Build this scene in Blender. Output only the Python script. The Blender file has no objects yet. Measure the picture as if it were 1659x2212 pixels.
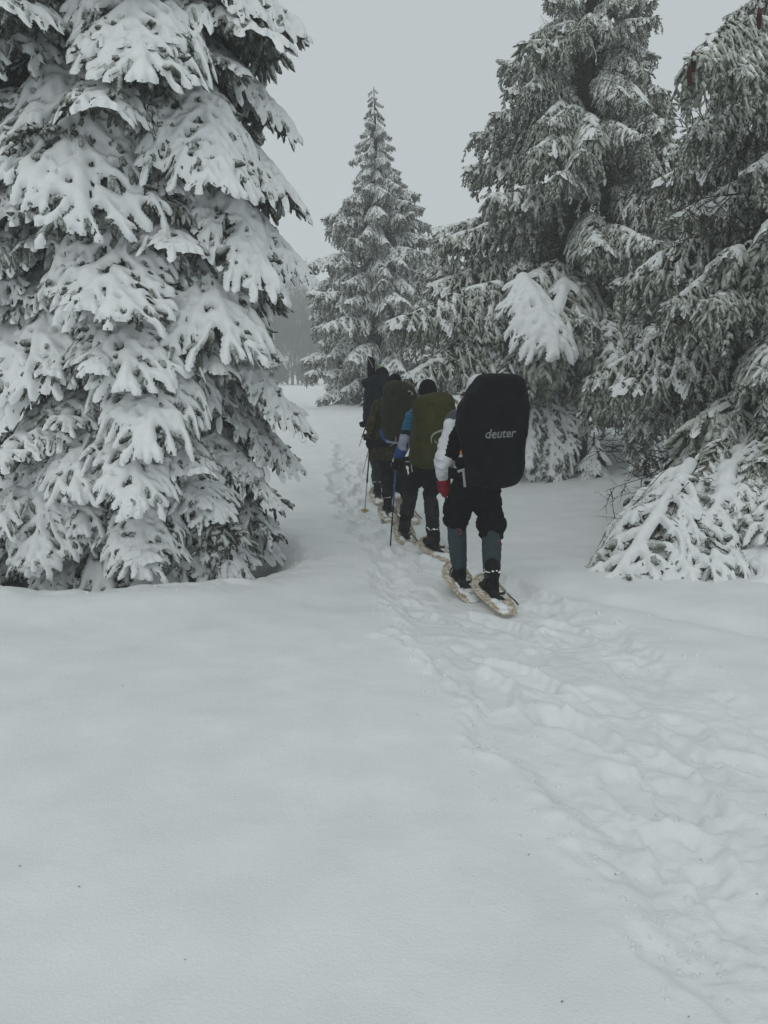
import bpy, math, random
import numpy as np
from mathutils import Vector, Matrix, Euler

D = bpy.data
SC = bpy.context.scene
COL = SC.collection
R = math.radians

# ------------------------------------------------------------------ camera
CAM_H, F_PX, PITCH = 1.64, 1790.0, math.atan(276 / 1790)
cd = D.cameras.new('camera')
cam = D.objects.new('camera', cd)
COL.objects.link(cam)
cam.location = (0, 0, CAM_H)
cam.rotation_euler = (math.pi / 2 - PITCH, 0, 0)
cd.sensor_fit = 'VERTICAL'
cd.sensor_height = 34.6
cd.lens = 28.0
cd.clip_start = 0.05
cd.clip_end = 2000
SC.camera = cam

# ------------------------------------------------------------------ sky, sun, exposure
W = D.worlds.new('World')
SC.world = W
W.use_nodes = True
nt = W.node_tree
bg = nt.nodes['Background']
sky = nt.nodes.new('ShaderNodeTexSky')
sky.sky_type = 'NISHITA'
sky.sun_disc = False
sky.sun_elevation = R(42)
sky.sun_rotation = R(200)
mx = nt.nodes.new('ShaderNodeMix')
mx.data_type = 'RGBA'
mx.inputs['Factor'].default_value = 0.93            # thick even overcast hides nearly all of the clear sky
mx.inputs['B'].default_value = (5.25, 5.7, 5.75, 1)
nt.links.new(sky.outputs['Color'], mx.inputs['A'])
nt.links.new(mx.outputs['Result'], bg.inputs['Color'])
bg.inputs['Strength'].default_value = 0.104

sl = D.lights.new('sun', 'SUN')
sun = D.objects.new('sun', sl)
COL.objects.link(sun)
sl.energy = 0.5
sl.angle = R(60)
sl.color = (1, 0.98, 0.95)
_az = R(200)
_d = Vector((math.sin(_az) * math.cos(R(42)), math.cos(_az) * math.cos(R(42)), math.sin(R(42))))
sun.rotation_euler = _d.to_track_quat('Z', 'Y').to_euler()
sun.location = (0, 0, 30)

SC.view_settings.view_transform = 'Standard'
SC.view_settings.look = 'None'
SC.view_settings.exposure = 0.0
SC.view_settings.gamma = 1.0
SC.view_settings.use_curve_mapping = False
SC.render.engine = 'CYCLES'
cy = SC.cycles
cy.max_bounces = 7
cy.diffuse_bounces = 4
cy.glossy_bounces = 2
cy.volume_bounces = 2
cy.use_denoising = True


# ------------------------------------------------------------------ helpers
def ray(px, py):
    xc, yc = (px - 829.5) / F_PX, (1106 - py) / F_PX
    return Vector((xc, math.cos(PITCH) + yc * math.sin(PITCH), -math.sin(PITCH) + yc * math.cos(PITCH)))


def at(px, py, Y):
    d = ray(px, py)
    return Vector((0, 0, CAM_H)) + d * (Y / d.y)


def hash2(ix, iy, seed):
    h = (ix.astype(np.int64) * 374761393 + iy.astype(np.int64) * 668265263 + seed * 974711) & 0xffffffff
    h = ((h ^ (h >> 13)) * 1274126177) & 0xffffffff
    h = h ^ (h >> 16)
    return (h & 0xffff) / 32767.5 - 1.0


def vnoise(x, y, seed=0):
    ix, iy = np.floor(x), np.floor(y)
    fx, fy = x - ix, y - iy
    fx, fy = fx * fx * fx * (fx * (fx * 6 - 15) + 10), fy * fy * fy * (fy * (fy * 6 - 15) + 10)
    a, b = hash2(ix, iy, seed), hash2(ix + 1, iy, seed)
    c, d = hash2(ix, iy + 1, seed), hash2(ix + 1, iy + 1, seed)
    return (a * (1 - fx) + b * fx) * (1 - fy) + (c * (1 - fx) + d * fx) * fy


def noise3(p, s, seed=0):
    x, y, z = p[:, 0] * s, p[:, 1] * s, p[:, 2] * s
    return (vnoise(x + 0.37 * z, y - 0.61 * z, seed) + vnoise(y + 11.3 + .45 * x, z - 0.53 * x, seed + 1) + vnoise(z + 5.1 - .4 * y, x + 0.47 * y, seed + 2)) / 3 * 1.6


def sstep(a, b, x):
    t = np.clip((x - a) / (b - a), 0, 1)
    return t * t * (3 - 2 * t)


def mesh_np(name, V, quads=None, tris=None, mats=(), midx=None, smooth=True):
    me = D.meshes.new(name)
    V = np.asarray(V, dtype=np.float32)
    nq = 0 if quads is None else len(quads)
    ntr = 0 if tris is None else len(tris)
    me.vertices.add(len(V))
    me.vertices.foreach_set('co', V.ravel())
    loops, starts, tot = [], [], []
    if nq:
        loops.append(np.asarray(quads, dtype=np.int32).ravel())
        starts.append(np.arange(nq, dtype=np.int32) * 4)
    if ntr:
        loops.append(np.asarray(tris, dtype=np.int32).ravel())
        starts.append(nq * 4 + np.arange(ntr, dtype=np.int32) * 3)
    lp = np.concatenate(loops)
    me.loops.add(len(lp))
    me.loops.foreach_set('vertex_index', lp)
    me.polygons.add(nq + ntr)
    me.polygons.foreach_set('loop_start', np.concatenate(starts))
    if midx is not None:
        me.polygons.foreach_set('material_index', np.asarray(midx, dtype=np.int32))
    me.polygons.foreach_set('use_smooth', np.full(nq + ntr, smooth, dtype=bool))
    for m in mats:
        me.materials.append(m)
    me.update(calc_edges=True)
    return me


def obj(name, me, parent=None, loc=(0, 0, 0), rot=(0, 0, 0), scale=None):
    o = D.objects.new(name, me)
    COL.objects.link(o)
    o.location = loc
    o.rotation_euler = rot
    if scale is not None:
        o.scale = (scale,) * 3 if isinstance(scale, (int, float)) else scale
    if parent is not None:
        o.parent = parent
    return o


def tag(o, label=None, cat=None, group=None, kind=None):
    if label: o['label'] = label
    if cat: o['category'] = cat
    if group: o['group'] = group
    if kind: o['kind'] = kind
    return o


def thing(name, label, cat, loc=(0, 0, 0), rz=0, group=None):
    o = obj(name, None, None, loc, (0, 0, rz))
    return tag(o, label, cat, group)


# ------------------------------------------------------------------ materials
def mat(name, col, rough=0.8, spec=0.3):
    m = D.materials.new(name)
    m.use_nodes = True
    b = m.node_tree.nodes['Principled BSDF']
    b.inputs['Base Color'].default_value = (*col, 1)
    b.inputs['Roughness'].default_value = rough
    b.inputs['Specular IOR Level'].default_value = spec
    return m


def nodes(m):
    t = m.node_tree
    return t, t.nodes, t.links, t.nodes['Principled BSDF']


def noise_col(m, c1, c2, scale=8, detail=4, lo=0.35, hi=0.65, coord='Object', bump=0, bscale=None, bdist=0.01):
    t, N, Lk, b = nodes(m)
    tc = N.new('ShaderNodeTexCoord')
    n = N.new('ShaderNodeTexNoise')
    n.inputs['Scale'].default_value = scale
    n.inputs['Detail'].default_value = detail
    Lk.new(tc.outputs[coord], n.inputs['Vector'])
    r = N.new('ShaderNodeValToRGB')
    r.color_ramp.elements[0].position = lo
    r.color_ramp.elements[1].position = hi
    r.color_ramp.elements[0].color = (*c1, 1)
    r.color_ramp.elements[1].color = (*c2, 1)
    Lk.new(n.outputs['Fac'], r.inputs['Fac'])
    Lk.new(r.outputs['Color'], b.inputs['Base Color'])
    if bump:
        n2 = N.new('ShaderNodeTexNoise')
        n2.inputs['Scale'].default_value = bscale or scale * 3
        n2.inputs['Detail'].default_value = 5
        Lk.new(tc.outputs[coord], n2.inputs['Vector'])
        bp = N.new('ShaderNodeBump')
        bp.inputs['Strength'].default_value = bump
        bp.inputs['Distance'].default_value = bdist
        Lk.new(n2.outputs['Fac'], bp.inputs['Height'])
        Lk.new(bp.outputs['Normal'], b.inputs['Normal'])
    return m


def frost_mat(name, dark, mid, frost, lo, hi, scale=14):
    """needles: green, rimed with frost on the faces that look up and in noisy clumps"""
    m = mat(name, dark, 0.9, 0.15)
    t, N, Lk, b = nodes(m)
    tc = N.new('ShaderNodeTexCoord')
    geo = N.new('ShaderNodeNewGeometry')
    sx = N.new('ShaderNodeSeparateXYZ')
    Lk.new(geo.outputs['Normal'], sx.inputs[0])
    n = N.new('ShaderNodeTexNoise')
    n.inputs['Scale'].default_value = scale
    n.inputs['Detail'].default_value = 5
    n.inputs['Roughness'].default_value = 0.7
    Lk.new(tc.outputs['Object'], n.inputs['Vector'])
    nf = N.new('ShaderNodeTexNoise')
    nf.inputs['Scale'].default_value = 120
    nf.inputs['Detail'].default_value = 2
    Lk.new(tc.outputs['Object'], nf.inputs['Vector'])
    a = N.new('ShaderNodeMath'); a.operation = 'MULTIPLY_ADD'
    Lk.new(sx.outputs['Z'], a.inputs[0]); a.inputs[1].default_value = 0.22
    Lk.new(n.outputs['Fac'], a.inputs[2])
    a2 = N.new('ShaderNodeMath'); a2.operation = 'MULTIPLY_ADD'
    Lk.new(nf.outputs['Fac'], a2.inputs[0]); a2.inputs[1].default_value = 0.55
    Lk.new(a.outputs[0], a2.inputs[2])
    mr = N.new('ShaderNodeMapRange')
    mr.inputs['From Min'].default_value = lo + 0.27
    mr.inputs['From Max'].default_value = hi + 0.27
    Lk.new(a2.outputs[0], mr.inputs['Value'])
    r = N.new('ShaderNodeValToRGB')
    r.color_ramp.elements[0].color = (*dark, 1)
    r.color_ramp.elements[1].color = (*frost, 1)
    e = r.color_ramp.elements.new(0.5)
    e.color = (*mid, 1)
    Lk.new(mr.outputs[0], r.inputs['Fac'])
    Lk.new(r.outputs['Color'], b.inputs['Base Color'])
    return m


M_SNOW = noise_col(mat('snow', (.84, .86, .87), 0.7, 0.2), (.80, .825, .83), (.855, .875, .88), 3, 4, bump=0.42, bscale=95, bdist=0.010)
M_SNOWB = noise_col(mat('bough_snow', (.84, .87, .89), 0.7, 0.2), (.79, .815, .82), (.855, .875, .88), 12, 3, bump=0.3, bscale=40, bdist=0.006)
M_NEEDLE = frost_mat('spruce_needles', (.032, .04, .029), (.145, .165, .135), (.56, .59, .58), .25, .70)
M_RIME = frost_mat('rimed_needles', (.066, .075, .053), (.275, .292, .245), (.58, .61, .57), .20, .68, 26)
M_RIME2 = frost_mat('pale_rimed_needles', (.06, .07, .055), (.27, .29, .255), (.58, .61, .59), .22, .68, 22)
M_BARK = noise_col(mat('bark', (.06, .05, .04)), (.025, .02, .016), (.10, .085, .07), 20, 6, bump=.6, bscale=30, bdist=.02)
M_TWIG = noise_col(mat('twig', (.05, .04, .03)), (.03, .022, .016), (.11, .095, .085), 25, 4)
M_GREYWOOD = noise_col(mat('bare_wood', (.12, .105, .1)), (.03, .026, .024), (.13, .12, .115), 6, 4)
M_CONE = noise_col(mat('cone_scales', (.12, .04, .025)), (.05, .016, .012), (.11, .035, .024), 60, 3, bump=.6, bscale=70)

# ------------------------------------------------------------------ ground
TREE1 = Vector((-2.42, 7.75, 0))
TREE4 = Vector((4.6, 9.2, 0))
TREE3 = Vector((3.6, 15.6, 0))
TREE2 = Vector((-0.12, 26.0, 0))
_ly = np.array([1.0, 1.5, 2, 2.5, 3.3, 4.8, 6.6, 8.6, 10.8, 12.8, 16, 19])
_lx = np.array([1.45, 1.15, .9, .75, .55, .2, .0, -.26, -.55, -.85, -1.0, -1.0])
_ry = np.array([1.0, 2, 3.3, 4.8, 6.6, 8.6, 10.8, 12.8, 16, 19])
_rx = np.array([2.7, 2.6, 2.4, 1.95, 1.35, .8, .55, .35, .1, 0])
PRINTS = []
_rg = np.random.default_rng(5)
for k in range(150):
    yy = 1.2 + 14.5 * (k / 150) + _rg.uniform(-.1, .1)
    f = _rg.uniform(.12, .88)
    xx = np.interp(yy, _ly, _lx) * (1 - f) + np.interp(yy, _ry, _rx) * f
    dx = (np.interp(yy + .4, _ly, _lx) + np.interp(yy + .4, _ry, _rx) - np.interp(yy - .4, _ly, _lx) - np.interp(yy - .4, _ry, _rx)) / 2 / .8
    PRINTS.append((xx, yy, math.atan2(1, dx) + _rg.normal(0, .25), _rg.uniform(.22, .34), _rg.uniform(.1, .14), _rg.uniform(.012, .038)))


def ground(x, y, prints=True):
    x = np.asarray(x, float); y = np.asarray(y, float)
    h = 0.92 * sstep(11, 24, y) - 0.10 * sstep(24.5, 28, y) + 0.55 * sstep(30, 62, y) + .7 * sstep(70, 200, y)
    h = h + 0.10 * sstep(2.2, 4.5, np.abs(x + .2)) * sstep(5, 9, y)
    h = h + 0.05 * vnoise(x * .45 + 3, y * .45, 1) + 0.022 * vnoise(x * 1.2, y * 1.1 + 7, 2) + .007 * vnoise(x * 3.5, y * 4, 17) + .0014 * vnoise(x * 9 + 2, y * 11, 18) + .0011 * vnoise(x * 31, y * 29, 19) * sstep(-.2, .5, vnoise(x * 2, y * 2, 20))
    # low wind drifts
    h = h + 0.008 * vnoise(x * 2.2 + y * .7, y * 3.5 - x, 3) * sstep(2, 5, y)
    # hollow round the big snowy spruce, with a soft lip
    dx, dy = x - (TREE1.x + .08), (y - (TREE1.y - .1))
    r = np.sqrt(dx * dx + dy * dy) + .1 * vnoise(x * 1.1, y * 1.1, 8)
    h = h - 0.44 * (1 - sstep(.95, 1.62, r)) + 0.07 * np.exp(-((r - 1.82) / .32) ** 2) + np.exp(-((r - 1.55) / .3) ** 2) * (.022 * vnoise(x * 6, y * 6, 31) + .014 * np.maximum(vnoise(x * 13, y * 13, 32), 0))
    for (cx, cy2, rr, dd) in ((TREE4.x, TREE4.y, 2.3, .12), (TREE3.x, TREE3.y, 2.2, .12), (TREE2.x, TREE2.y, 2.6, -.18)):
        r = np.hypot(x - cx, y - cy2)
        h = h - dd * (1 - sstep(.8, rr, r))
    h = h + .05 * sstep(-.1, 2.3, np.interp(y, _ly, _lx) - x) * (1 - sstep(9, 13, y))
    # trampled trail
    lx = np.interp(y, _ly, _lx) + .12 * vnoise(x * 1.7, y * 1.9, 4) + .07 * vnoise(x * 5, y * 5, 5) + .03 * vnoise(x * 13, y * 13, 15)
    rx = np.interp(y, _ry, _rx) + .16 * vnoise(x * 1.5, y * 1.7, 6) + .07 * vnoise(x * 5, y * 5, 7)
    m = sstep(-.05, .13, x - lx) * sstep(-.08, .3, rx - x) * (1 - sstep(16, 19, y))
    edge = np.exp(-((x - lx + .02) / .07) ** 2) * (1 - sstep(16, 19, y))
    b1 = vnoise(x * 3.4, y * 3.0, 9)
    b2 = vnoise(x * 8 + .5 * b1, y * 7.5, 10)
    b3 = vnoise(x * 17 + .4 * b2, y * 16, 11)
    b4 = vnoise(x * 37 + b3, y * 35, 12)
    b5 = vnoise(x * 70, y * 66, 22)
    lump = .018 * b1 + .017 * b2 + .011 * b3 + .0062 * b4 + .0036 * b5
    calm = .45 + .55 * sstep(-.3, .6, vnoise(x * 1.3 + 9, y * 1.1, 13))
    h = h + m * (-.055 + .74 * lump * calm)
    h = h + edge * (.012 + .02 * np.maximum(b2, 0) + .012 * np.maximum(b3, -.3)) * (.5 + .5 * vnoise(x * 2, y * 2, 14))
    # second older, softened track to the right of the trail
    tx = 1.25 + (y - 6.8) * -.95
    tm = np.exp(-((x - tx - .3 * vnoise(y * 1.1, y * 0 + 1, 16)) / .22) ** 2) * sstep(4.2, 5, y) * (1 - sstep(6.6, 7.4, y))
    h = h - .05 * tm * (1 + .5 * b1)
    if prints:
        for (px, py, a, la, wb, dp) in PRINTS:
            sel = (np.abs(x - px) < .6) & (np.abs(y - py) < .6)
            if not sel.any():
                continue
            ax, ay = x[sel] - px, y[sel] - py
            u = (ax * math.cos(a) + ay * math.sin(a)) / la
            v = (-ax * math.sin(a) + ay * math.cos(a)) / wb
            q = np.sqrt(u * u + v * v) + .12 * b3[sel]
            h[sel] += -dp * (1 - sstep(.7, 1.02, q)) + dp * .3 * np.exp(-((q - 1.15) / .16) ** 2)
    return h


def gz(x, y):
    return float(ground(np.array([x]), np.array([y]), False)[0])


def axis(segs):
    out = []
    for a, b, d0, d1 in segs:
        p = a
        while p < b:
            out.append(p)
            t = (p - a) / (b - a)
            p += d0 * (1 - t) + d1 * t
    return out


pos = axis([(0, 2.4, .013, .013), (2.4, 5, .014, .06), (5, 30, .06, 1.2), (30, 300, 1.2, 22)]) + [300]
neg = axis([(0, 1.0, .013, .016), (1.0, 5, .016, .05), (5, 30, .05, 1.2), (30, 300, 1.2, 22)]) + [300]
gx = np.array(sorted([-p for p in neg[1:]] + pos)) + .7
yp = axis([(1.3, 4, .0095, .013), (4, 9, .013, .028), (9, 16, .028, .06), (16, 40, .06, .6), (40, 380, .6, 25)]) + [380]
yn = [-200, -100, -50, -25, -12, -6, -3, -1.5, -.6, 0, .4, .7, .9, 1.05, 1.15, 1.24]
gy = np.array(yn + yp)
XX, YY = np.meshgrid(gx, gy)
ZZ = ground(XX, YY)
nx, ny = len(gx), len(gy)
idx = np.arange(nx * ny).reshape(ny, nx)
q = np.stack([idx[:-1, :-1], idx[:-1, 1:], idx[1:, 1:], idx[1:, :-1]], -1).reshape(-1, 4)
gm = mesh_np('snow_ground', np.stack([XX, YY, ZZ], -1).reshape(-1, 3), q, mats=[M_SNOW])
tag(obj('snow_ground', gm), 'white snow ground with a trampled trail', None, None, 'structure')
print('ground quads', len(q))


# ------------------------------------------------------------------ boughs
def tubes(P, Rr, sides=5, jit=.3, rng=None):
    """(N,K,3) polylines, (N,K) radii -> verts, quads"""
    N_, K, _ = P.shape
    T = np.gradient(P, axis=1)
    T /= np.linalg.norm(T, axis=2, keepdims=True) + 1e-9
    ref = np.array([.31, .17, .93])
    U = np.cross(T, ref)
    U /= np.linalg.norm(U, axis=2, keepdims=True) + 1e-9
    Vv = np.cross(T, U)
    a = np.arange(sides) * 2 * math.pi / sides
    ph = rng.uniform(0, 6.28, (N_, K, 1))
    rad = Rr[:, :, None] * (1 + jit * rng.uniform(-1, 1, (N_, K, sides)))
    ring = P[:, :, None, :] + rad[..., None] * (np.cos(a + ph)[..., None] * U[:, :, None, :] + np.sin(a + ph)[..., None] * Vv[:, :, None, :])
    # slide ring verts along the shoot so the brush of needles looks ragged
    ring += T[:, :, None, :] * (rad * rng.uniform(-.5, .9, (N_, K, sides)))[..., None] * (jit > 0.1)
    V = ring.reshape(-1, 3)
    i = np.arange(N_ * K * sides).reshape(N_, K, sides)
    j = np.roll(i, -1, axis=2)
    Q = np.stack([i[:, :-1], j[:, :-1], j[:, 1:], i[:, 1:]], -1).reshape(-1, 4)
    return V, Q


def blur1(A):
    A = A.copy()
    A[1:-1] = .25 * A[:-2] + .5 * A[1:-1] + .25 * A[2:]
    A[:, 1:-1] = .25 * A[:, :-2] + .5 * A[:, 1:-1] + .25 * A[:, 2:]
    return A


class Acc:
    def __init__(s): s.V, s.Q, s.M, s.n = [], [], [], 0

    def add(s, VQ, m):
        V, Q = VQ
        s.V.append(V); s.Q.append(Q + s.n); s.M.append(np.full(len(Q), m)); s.n += len(V)

    def mesh(s, name, mats):
        return mesh_np(name, np.concatenate(s.V), np.concatenate(s.Q), mats=mats, midx=np.concatenate(s.M))


def blur(A, n):
    for ax in (0, 1):
        for _ in range(2):
            k = np.ones(2 * n + 1) / (2 * n + 1)
            A = np.apply_along_axis(lambda v: np.convolve(v, k, 'same'), ax, A)
    return A


def make_bough(seed, L=1.4, Wd=.5, a0=5, a1=-50, kd=.6, hang=0.0, snow=1.0, needle=None, inner=.22, sstepd=.075,
               shoot=.12, rs=.015, upturn=0, under=1.0, step=.055, sr=1.0, fill=1.0):
    rng = np.random.default_rng(seed)
    n = 60
    ss = np.linspace(0, L, n)
    t = ss / L
    ang = np.radians(a0 + (a1 - a0) * t ** 1.1 + upturn * np.clip((t - .7) / .3, 0, 1) ** 1.3)
    ds = ss[1] - ss[0]
    SX = np.concatenate([[0], np.cumsum(np.cos(ang[:-1]) * ds)])
    SZ = np.concatenate([[0], np.cumsum(np.sin(ang[:-1]) * ds)])
    SY = .06 * L * np.sin(t * 3 + rng.uniform(0, 6)) * t
    ea = ang[-1]

    def Mp(s, v, w):
        s = np.asarray(s, float)
        e = np.clip(s - L, 0, None)
        x = np.interp(s, ss, SX) + e * math.cos(ea)
        z = np.interp(s, ss, SZ) + e * math.sin(ea)
        y = np.interp(s, ss, SY) + v * (1 - .12 * np.clip((v / Wd) ** 2, 0, 1.5))
        an = np.interp(s, ss, ang)
        wob = .035 * (vnoise(s * 5 + seed, v * 5, seed) + .6 * vnoise(s * 11, v * 11 + seed, seed + 1))
        z = z - kd * v * v / Wd + w * np.cos(an) + wob * np.clip(np.abs(v) * 5, 0.2, 1)
        x = x - w * np.sin(an)
        return np.stack([x, y, z], -1)

    SEG, SH = [], []            # (s0,v0,s1,v1,r) ; shoots (s0,v0,w0, s1,v1,w1)
    SEC = []
    prof = lambda q: np.interp(q, [0, .2, .42, .7, .9, 1], [.45, .9, 1, .68, .34, .2])
    s = inner * L
    side = 1
    while s < L * .985:
        side = -side
        l = Wd * prof(s / L) * rng.uniform(.75, 1.15)
        th0, th1 = R(rng.uniform(46, 60)), R(rng.uniform(20, 36))
        m = max(3, int(l / step) + 1)
        rr = np.linspace(0, l, m)
        th = th0 + (th1 - th0) * rr / l
        st = l / (m - 1)
        cs = s + np.concatenate([[0], np.cumsum(np.cos(th[:-1]) * st)])
        cv = side * np.concatenate([[0], np.cumsum(np.sin(th[:-1]) * st)])
        cw = -.012 - .25 * l * (rr / l) ** 2 * (.3 + hang)
        SEC.append((cs, cv, cw))
        for k in range(m):
            if k < m - 1:
                SEG.append((cs[k], cv[k], cw[k], cs[k + 1], cv[k + 1], cw[k + 1], .034 * sr * (1.15 - .4 * k / m)))
            for sd in (1, -1):
                if k == 0 and sd < 0: continue
                A = th[k] + sd * R(rng.uniform(35, 58))
                ln = shoot * rng.uniform(.65, 1.2) * (1 - .35 * k / m)
                s1, v1 = cs[k] + ln * math.cos(A), cv[k] + side * ln * math.sin(A)
                w1 = cw[k] - ln * rng.uniform(.05, .45) - hang * ln * .5
                SH.append((cs[k], cv[k], cw[k], s1, v1, w1))
                if rng.random() < .82:
                    SEG.append((cs[k], cv[k], cw[k], cs[k] + (s1 - cs[k]) * .92, cv[k] + (v1 - cv[k]) * .92, cw[k] + (w1 - cw[k]) * .85, .025 * sr * rng.uniform(.8, 1.15)))
            if rng.random() < .16:      # a twig standing up through the snow
                A = th[k] + R(rng.uniform(-50, 50)); ln = shoot * rng.uniform(.45, .8)
                SH.append((cs[k], cv[k], cw[k], cs[k] + ln * math.cos(A), cv[k] + side * ln * math.sin(A), cw[k] + ln * rng.uniform(.25, .6)))
        A = th[-1]
        ln = shoot * rng.uniform(.9, 1.3)
        SH.append((cs[-1], cv[-1], cw[-1], cs[-1] + ln * math.cos(A), cv[-1] + side * ln * math.sin(A), cw[-1] - ln * .25))
        SEG.append((cs[-1], cv[-1], cw[-1], cs[-1] + ln * .9 * math.cos(A), cv[-1] + side * ln * .9 * math.sin(A), cw[-1] - ln * .2, .027 * sr))
        s += sstepd * .5 * rng.uniform(.75, 1.25)
    for sd in (-.35, 0, .35):
        ln = shoot * rng.uniform(1, 1.4)
        SH.append((L, 0, -.01, L + ln * math.cos(sd), ln * math.sin(sd), -.02))
        SEG.append((L * .98, 0, -.01, L + ln * .9 * math.cos(sd), ln * .9 * math.sin(sd), -.02, .028 * sr))
    k = 12
    sp = np.linspace(inner * L * .8, L, k)
    for a, b in zip(sp[:-1], sp[1:]):
        SEG.append((a, 0, -.01, b, 0, -.01, (.075 - .035 * a / L) * sr))

    acc = Acc()
    # woody axis
    sp = np.linspace(0, L, 14)
    acc.add(tubes(Mp(sp, 0 * sp, -.02 + 0 * sp)[None], (.006 + .012 * (1 - sp / L) * L)[None], 6, .05, rng), 1)
    # twigs carry needles too
    for cs, cv, cw in SEC:
        P = Mp(cs, cv, cw)
        acc.add(tubes(P[None], np.linspace(.015, .012, len(cs))[None], 4, .35, rng), 0)
    SHa = np.array(SH)
    lam = np.array([0, .4, .8, 1.0])
    S_ = SHa[:, 0:1] + (SHa[:, 3:4] - SHa[:, 0:1]) * lam
    V_ = SHa[:, 1:2] + (SHa[:, 4:5] - SHa[:, 1:2]) * lam
    W_ = SHa[:, 2:3] + (SHa[:, 5:6] - SHa[:, 2:3]) * lam ** 1.6
    acc.add(tubes(Mp(S_, V_, W_), rs * np.array([.8, 1.05, .85, .2])[None] * rng.uniform(.8, 1.25, (len(SHa), 1)), 5, .35, rng), 0)
    # hanging shoots under the spray
    if under > 0:
        H0, HL = [], []
        for cs, cv, cw in SEC:
            for q in np.arange(0, len(cs), 1):
                if rng.random() < under:
                    H0.append(Mp(cs[q] + rng.uniform(-.02, .02), cv[q], cw[q] - .01)); HL.append(1)
        H0 = np.array(H0)
        nH = len(H0)
        ln = rng.uniform(.5, 1.2, nH) * shoot * 1.05 * (1 + 1.3 * hang)
        dr = np.stack([rng.normal(.25, .3, nH), rng.normal(0, .35, nH), -np.ones(nH)], -1)
        dr /= np.linalg.norm(dr, axis=1, keepdims=True)
        P = H0[:, None, :] + dr[:, None, :] * (ln[:, None] * lam)[..., None]
        acc.add(tubes(P, rs * np.array([.7, 1.05, .85, .2])[None] * rng.uniform(.8, 1.2, (nH, 1)), 5, .35, rng), 0)
    # curtains: long strings hanging from the twigs, each set with short shoots
    if hang > 0:
        starts, lens = [], []
        for cs, cv, cw in SEC:
            for q in range(len(cs)):
                if rng.random() < .55:
                    starts.append(Mp(cs[q], cv[q], cw[q])); lens.append(hang * rng.uniform(.35, 1.0) * .5)
        starts, lens = np.array(starts), np.array(lens)
        nS = len(starts)
        K = 7
        lam2 = np.linspace(0, 1, K)
        off = np.stack([rng.normal(.12, .12, nS), rng.normal(0, .14, nS), -np.ones(nS)], -1)
        P = starts[:, None, :] + off[:, None, :] * (lens[:, None] * lam2)[..., None]
        P[..., 0] += (.05 * np.sin(lam2 * 2.5))[None, :]
        acc.add(tubes(P, np.full((nS, K), rs * .75) * np.linspace(1, .7, K), 4, .35, rng), 0)
        b0 = P[:, 1:, :].reshape(-1, 3)
        b0 = np.concatenate([b0, b0])
        nb = len(b0)
        dr = np.stack([rng.normal(.1, .55, nb), rng.normal(0, .55, nb), -np.full(nb, .9)], -1)
        dr /= np.linalg.norm(dr, axis=1, keepdims=True)
        ln = rng.uniform(.55, 1.1, nb) * shoot * .75
        l3 = np.array([0, .5, 1.0])
        P = b0[:, None, :] + dr[:, None, :] * (ln[:, None] * l3)[..., None]
        P[:, 2, 2] -= ln * .12
        acc.add(tubes(P, rs * np.array([.8, 1.05, .25])[None] * rng.uniform(.8, 1.2, (nb, 1)), 4, .35, rng), 0)
    fm = acc.mesh('bough', [needle, M_TWIG])
    # snow lying on the spray: a thick sheet, fingered at the rim
    sm = None
    if snow > 0:
        c = .0115
        gs = np.arange(inner * L * .6, L + shoot * 1.6, c)
        gv = np.arange(-Wd * 1.35, Wd * 1.35 + c, c)
        GS, GV = np.meshgrid(gs, gv, indexing='ij')
        F = np.zeros(GS.shape)
        WF = np.full(GS.shape, np.nan)
        use = np.array(SEG)
        if snow < 1:
            use = use[rng.random(len(use)) < (.35 + .65 * snow)]
        for (s0, v0, w0, s1, v1, w1, r) in use:
            i0, i1 = np.searchsorted(gs, [min(s0, s1) - r, max(s0, s1) + r])
            j0, j1 = np.searchsorted(gv, [min(v0, v1) - r, max(v0, v1) + r])
            if i1 <= i0 or j1 <= j0: continue
            a, b = GS[i0:i1, j0:j1], GV[i0:i1, j0:j1]
            dx, dy = s1 - s0, v1 - v0
            tt = np.clip(((a - s0) * dx + (b - v0) * dy) / (dx * dx + dy * dy + 1e-9), 0, 1)
            f = 1 - ((a - s0 - tt * dx) ** 2 + (b - v0 - tt * dy) ** 2) / (r * r)
            sub = F[i0:i1, j0:j1]
            up = f > sub
            sub[up] = f[up]
            WF[i0:i1, j0:j1][up] = (w0 + (w1 - w0) * tt)[up]
        big = vnoise(GS * 4 + seed, GV * 4, seed + 5)
        # depth of the twigs below the sheet, carried on into the gaps
        known = (~np.isnan(WF)).astype(float)
        wk = np.where(known > 0, WF, 0)
        for rad in (3, 9):
            kb, wb = blur(known, rad), blur(np.where(known > 0, wk, 0), rad)
            if rad == 3: near, wn = kb, wb
        fall = np.where(near > .02, wn / np.maximum(near, 1e-6), wb / np.maximum(kb, 1e-6))
        depth = np.where(known > 0, .6 * wk + .4 * fall, fall)
        F = blur1(F)
        B = blur((F > .1).astype(float), 5)
        # where twigs stand close the snow bridges the gaps
        mass = np.clip(B - (.80 - .16 * fill) + .20 * big, 0, 1) * 3.2 * fill
        mass = mass * np.clip(1.5 - np.abs(GV) / (.5 * Wd * np.interp(GS / L, [0, .2, .42, .7, .9, 1], [.5, .9, 1, .7, .4, .1])), 0, 1)
        F2 = np.maximum(F, np.clip(mass, 0, .6))
        pit = vnoise(GS * 15 + seed, GV * 15, seed + 13)
        F2 = F2 - np.clip(pit - .42, 0, 1) * 3.2 * (F < .62)
        if snow < 1:
            F2 = F2 - (1 - snow) * (.15 + .75 * (vnoise(GS * 6, GV * 6 + seed, seed + 9) * .5 + .5))
        F2 = blur1(F2)
        th = F2 - .16
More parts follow.
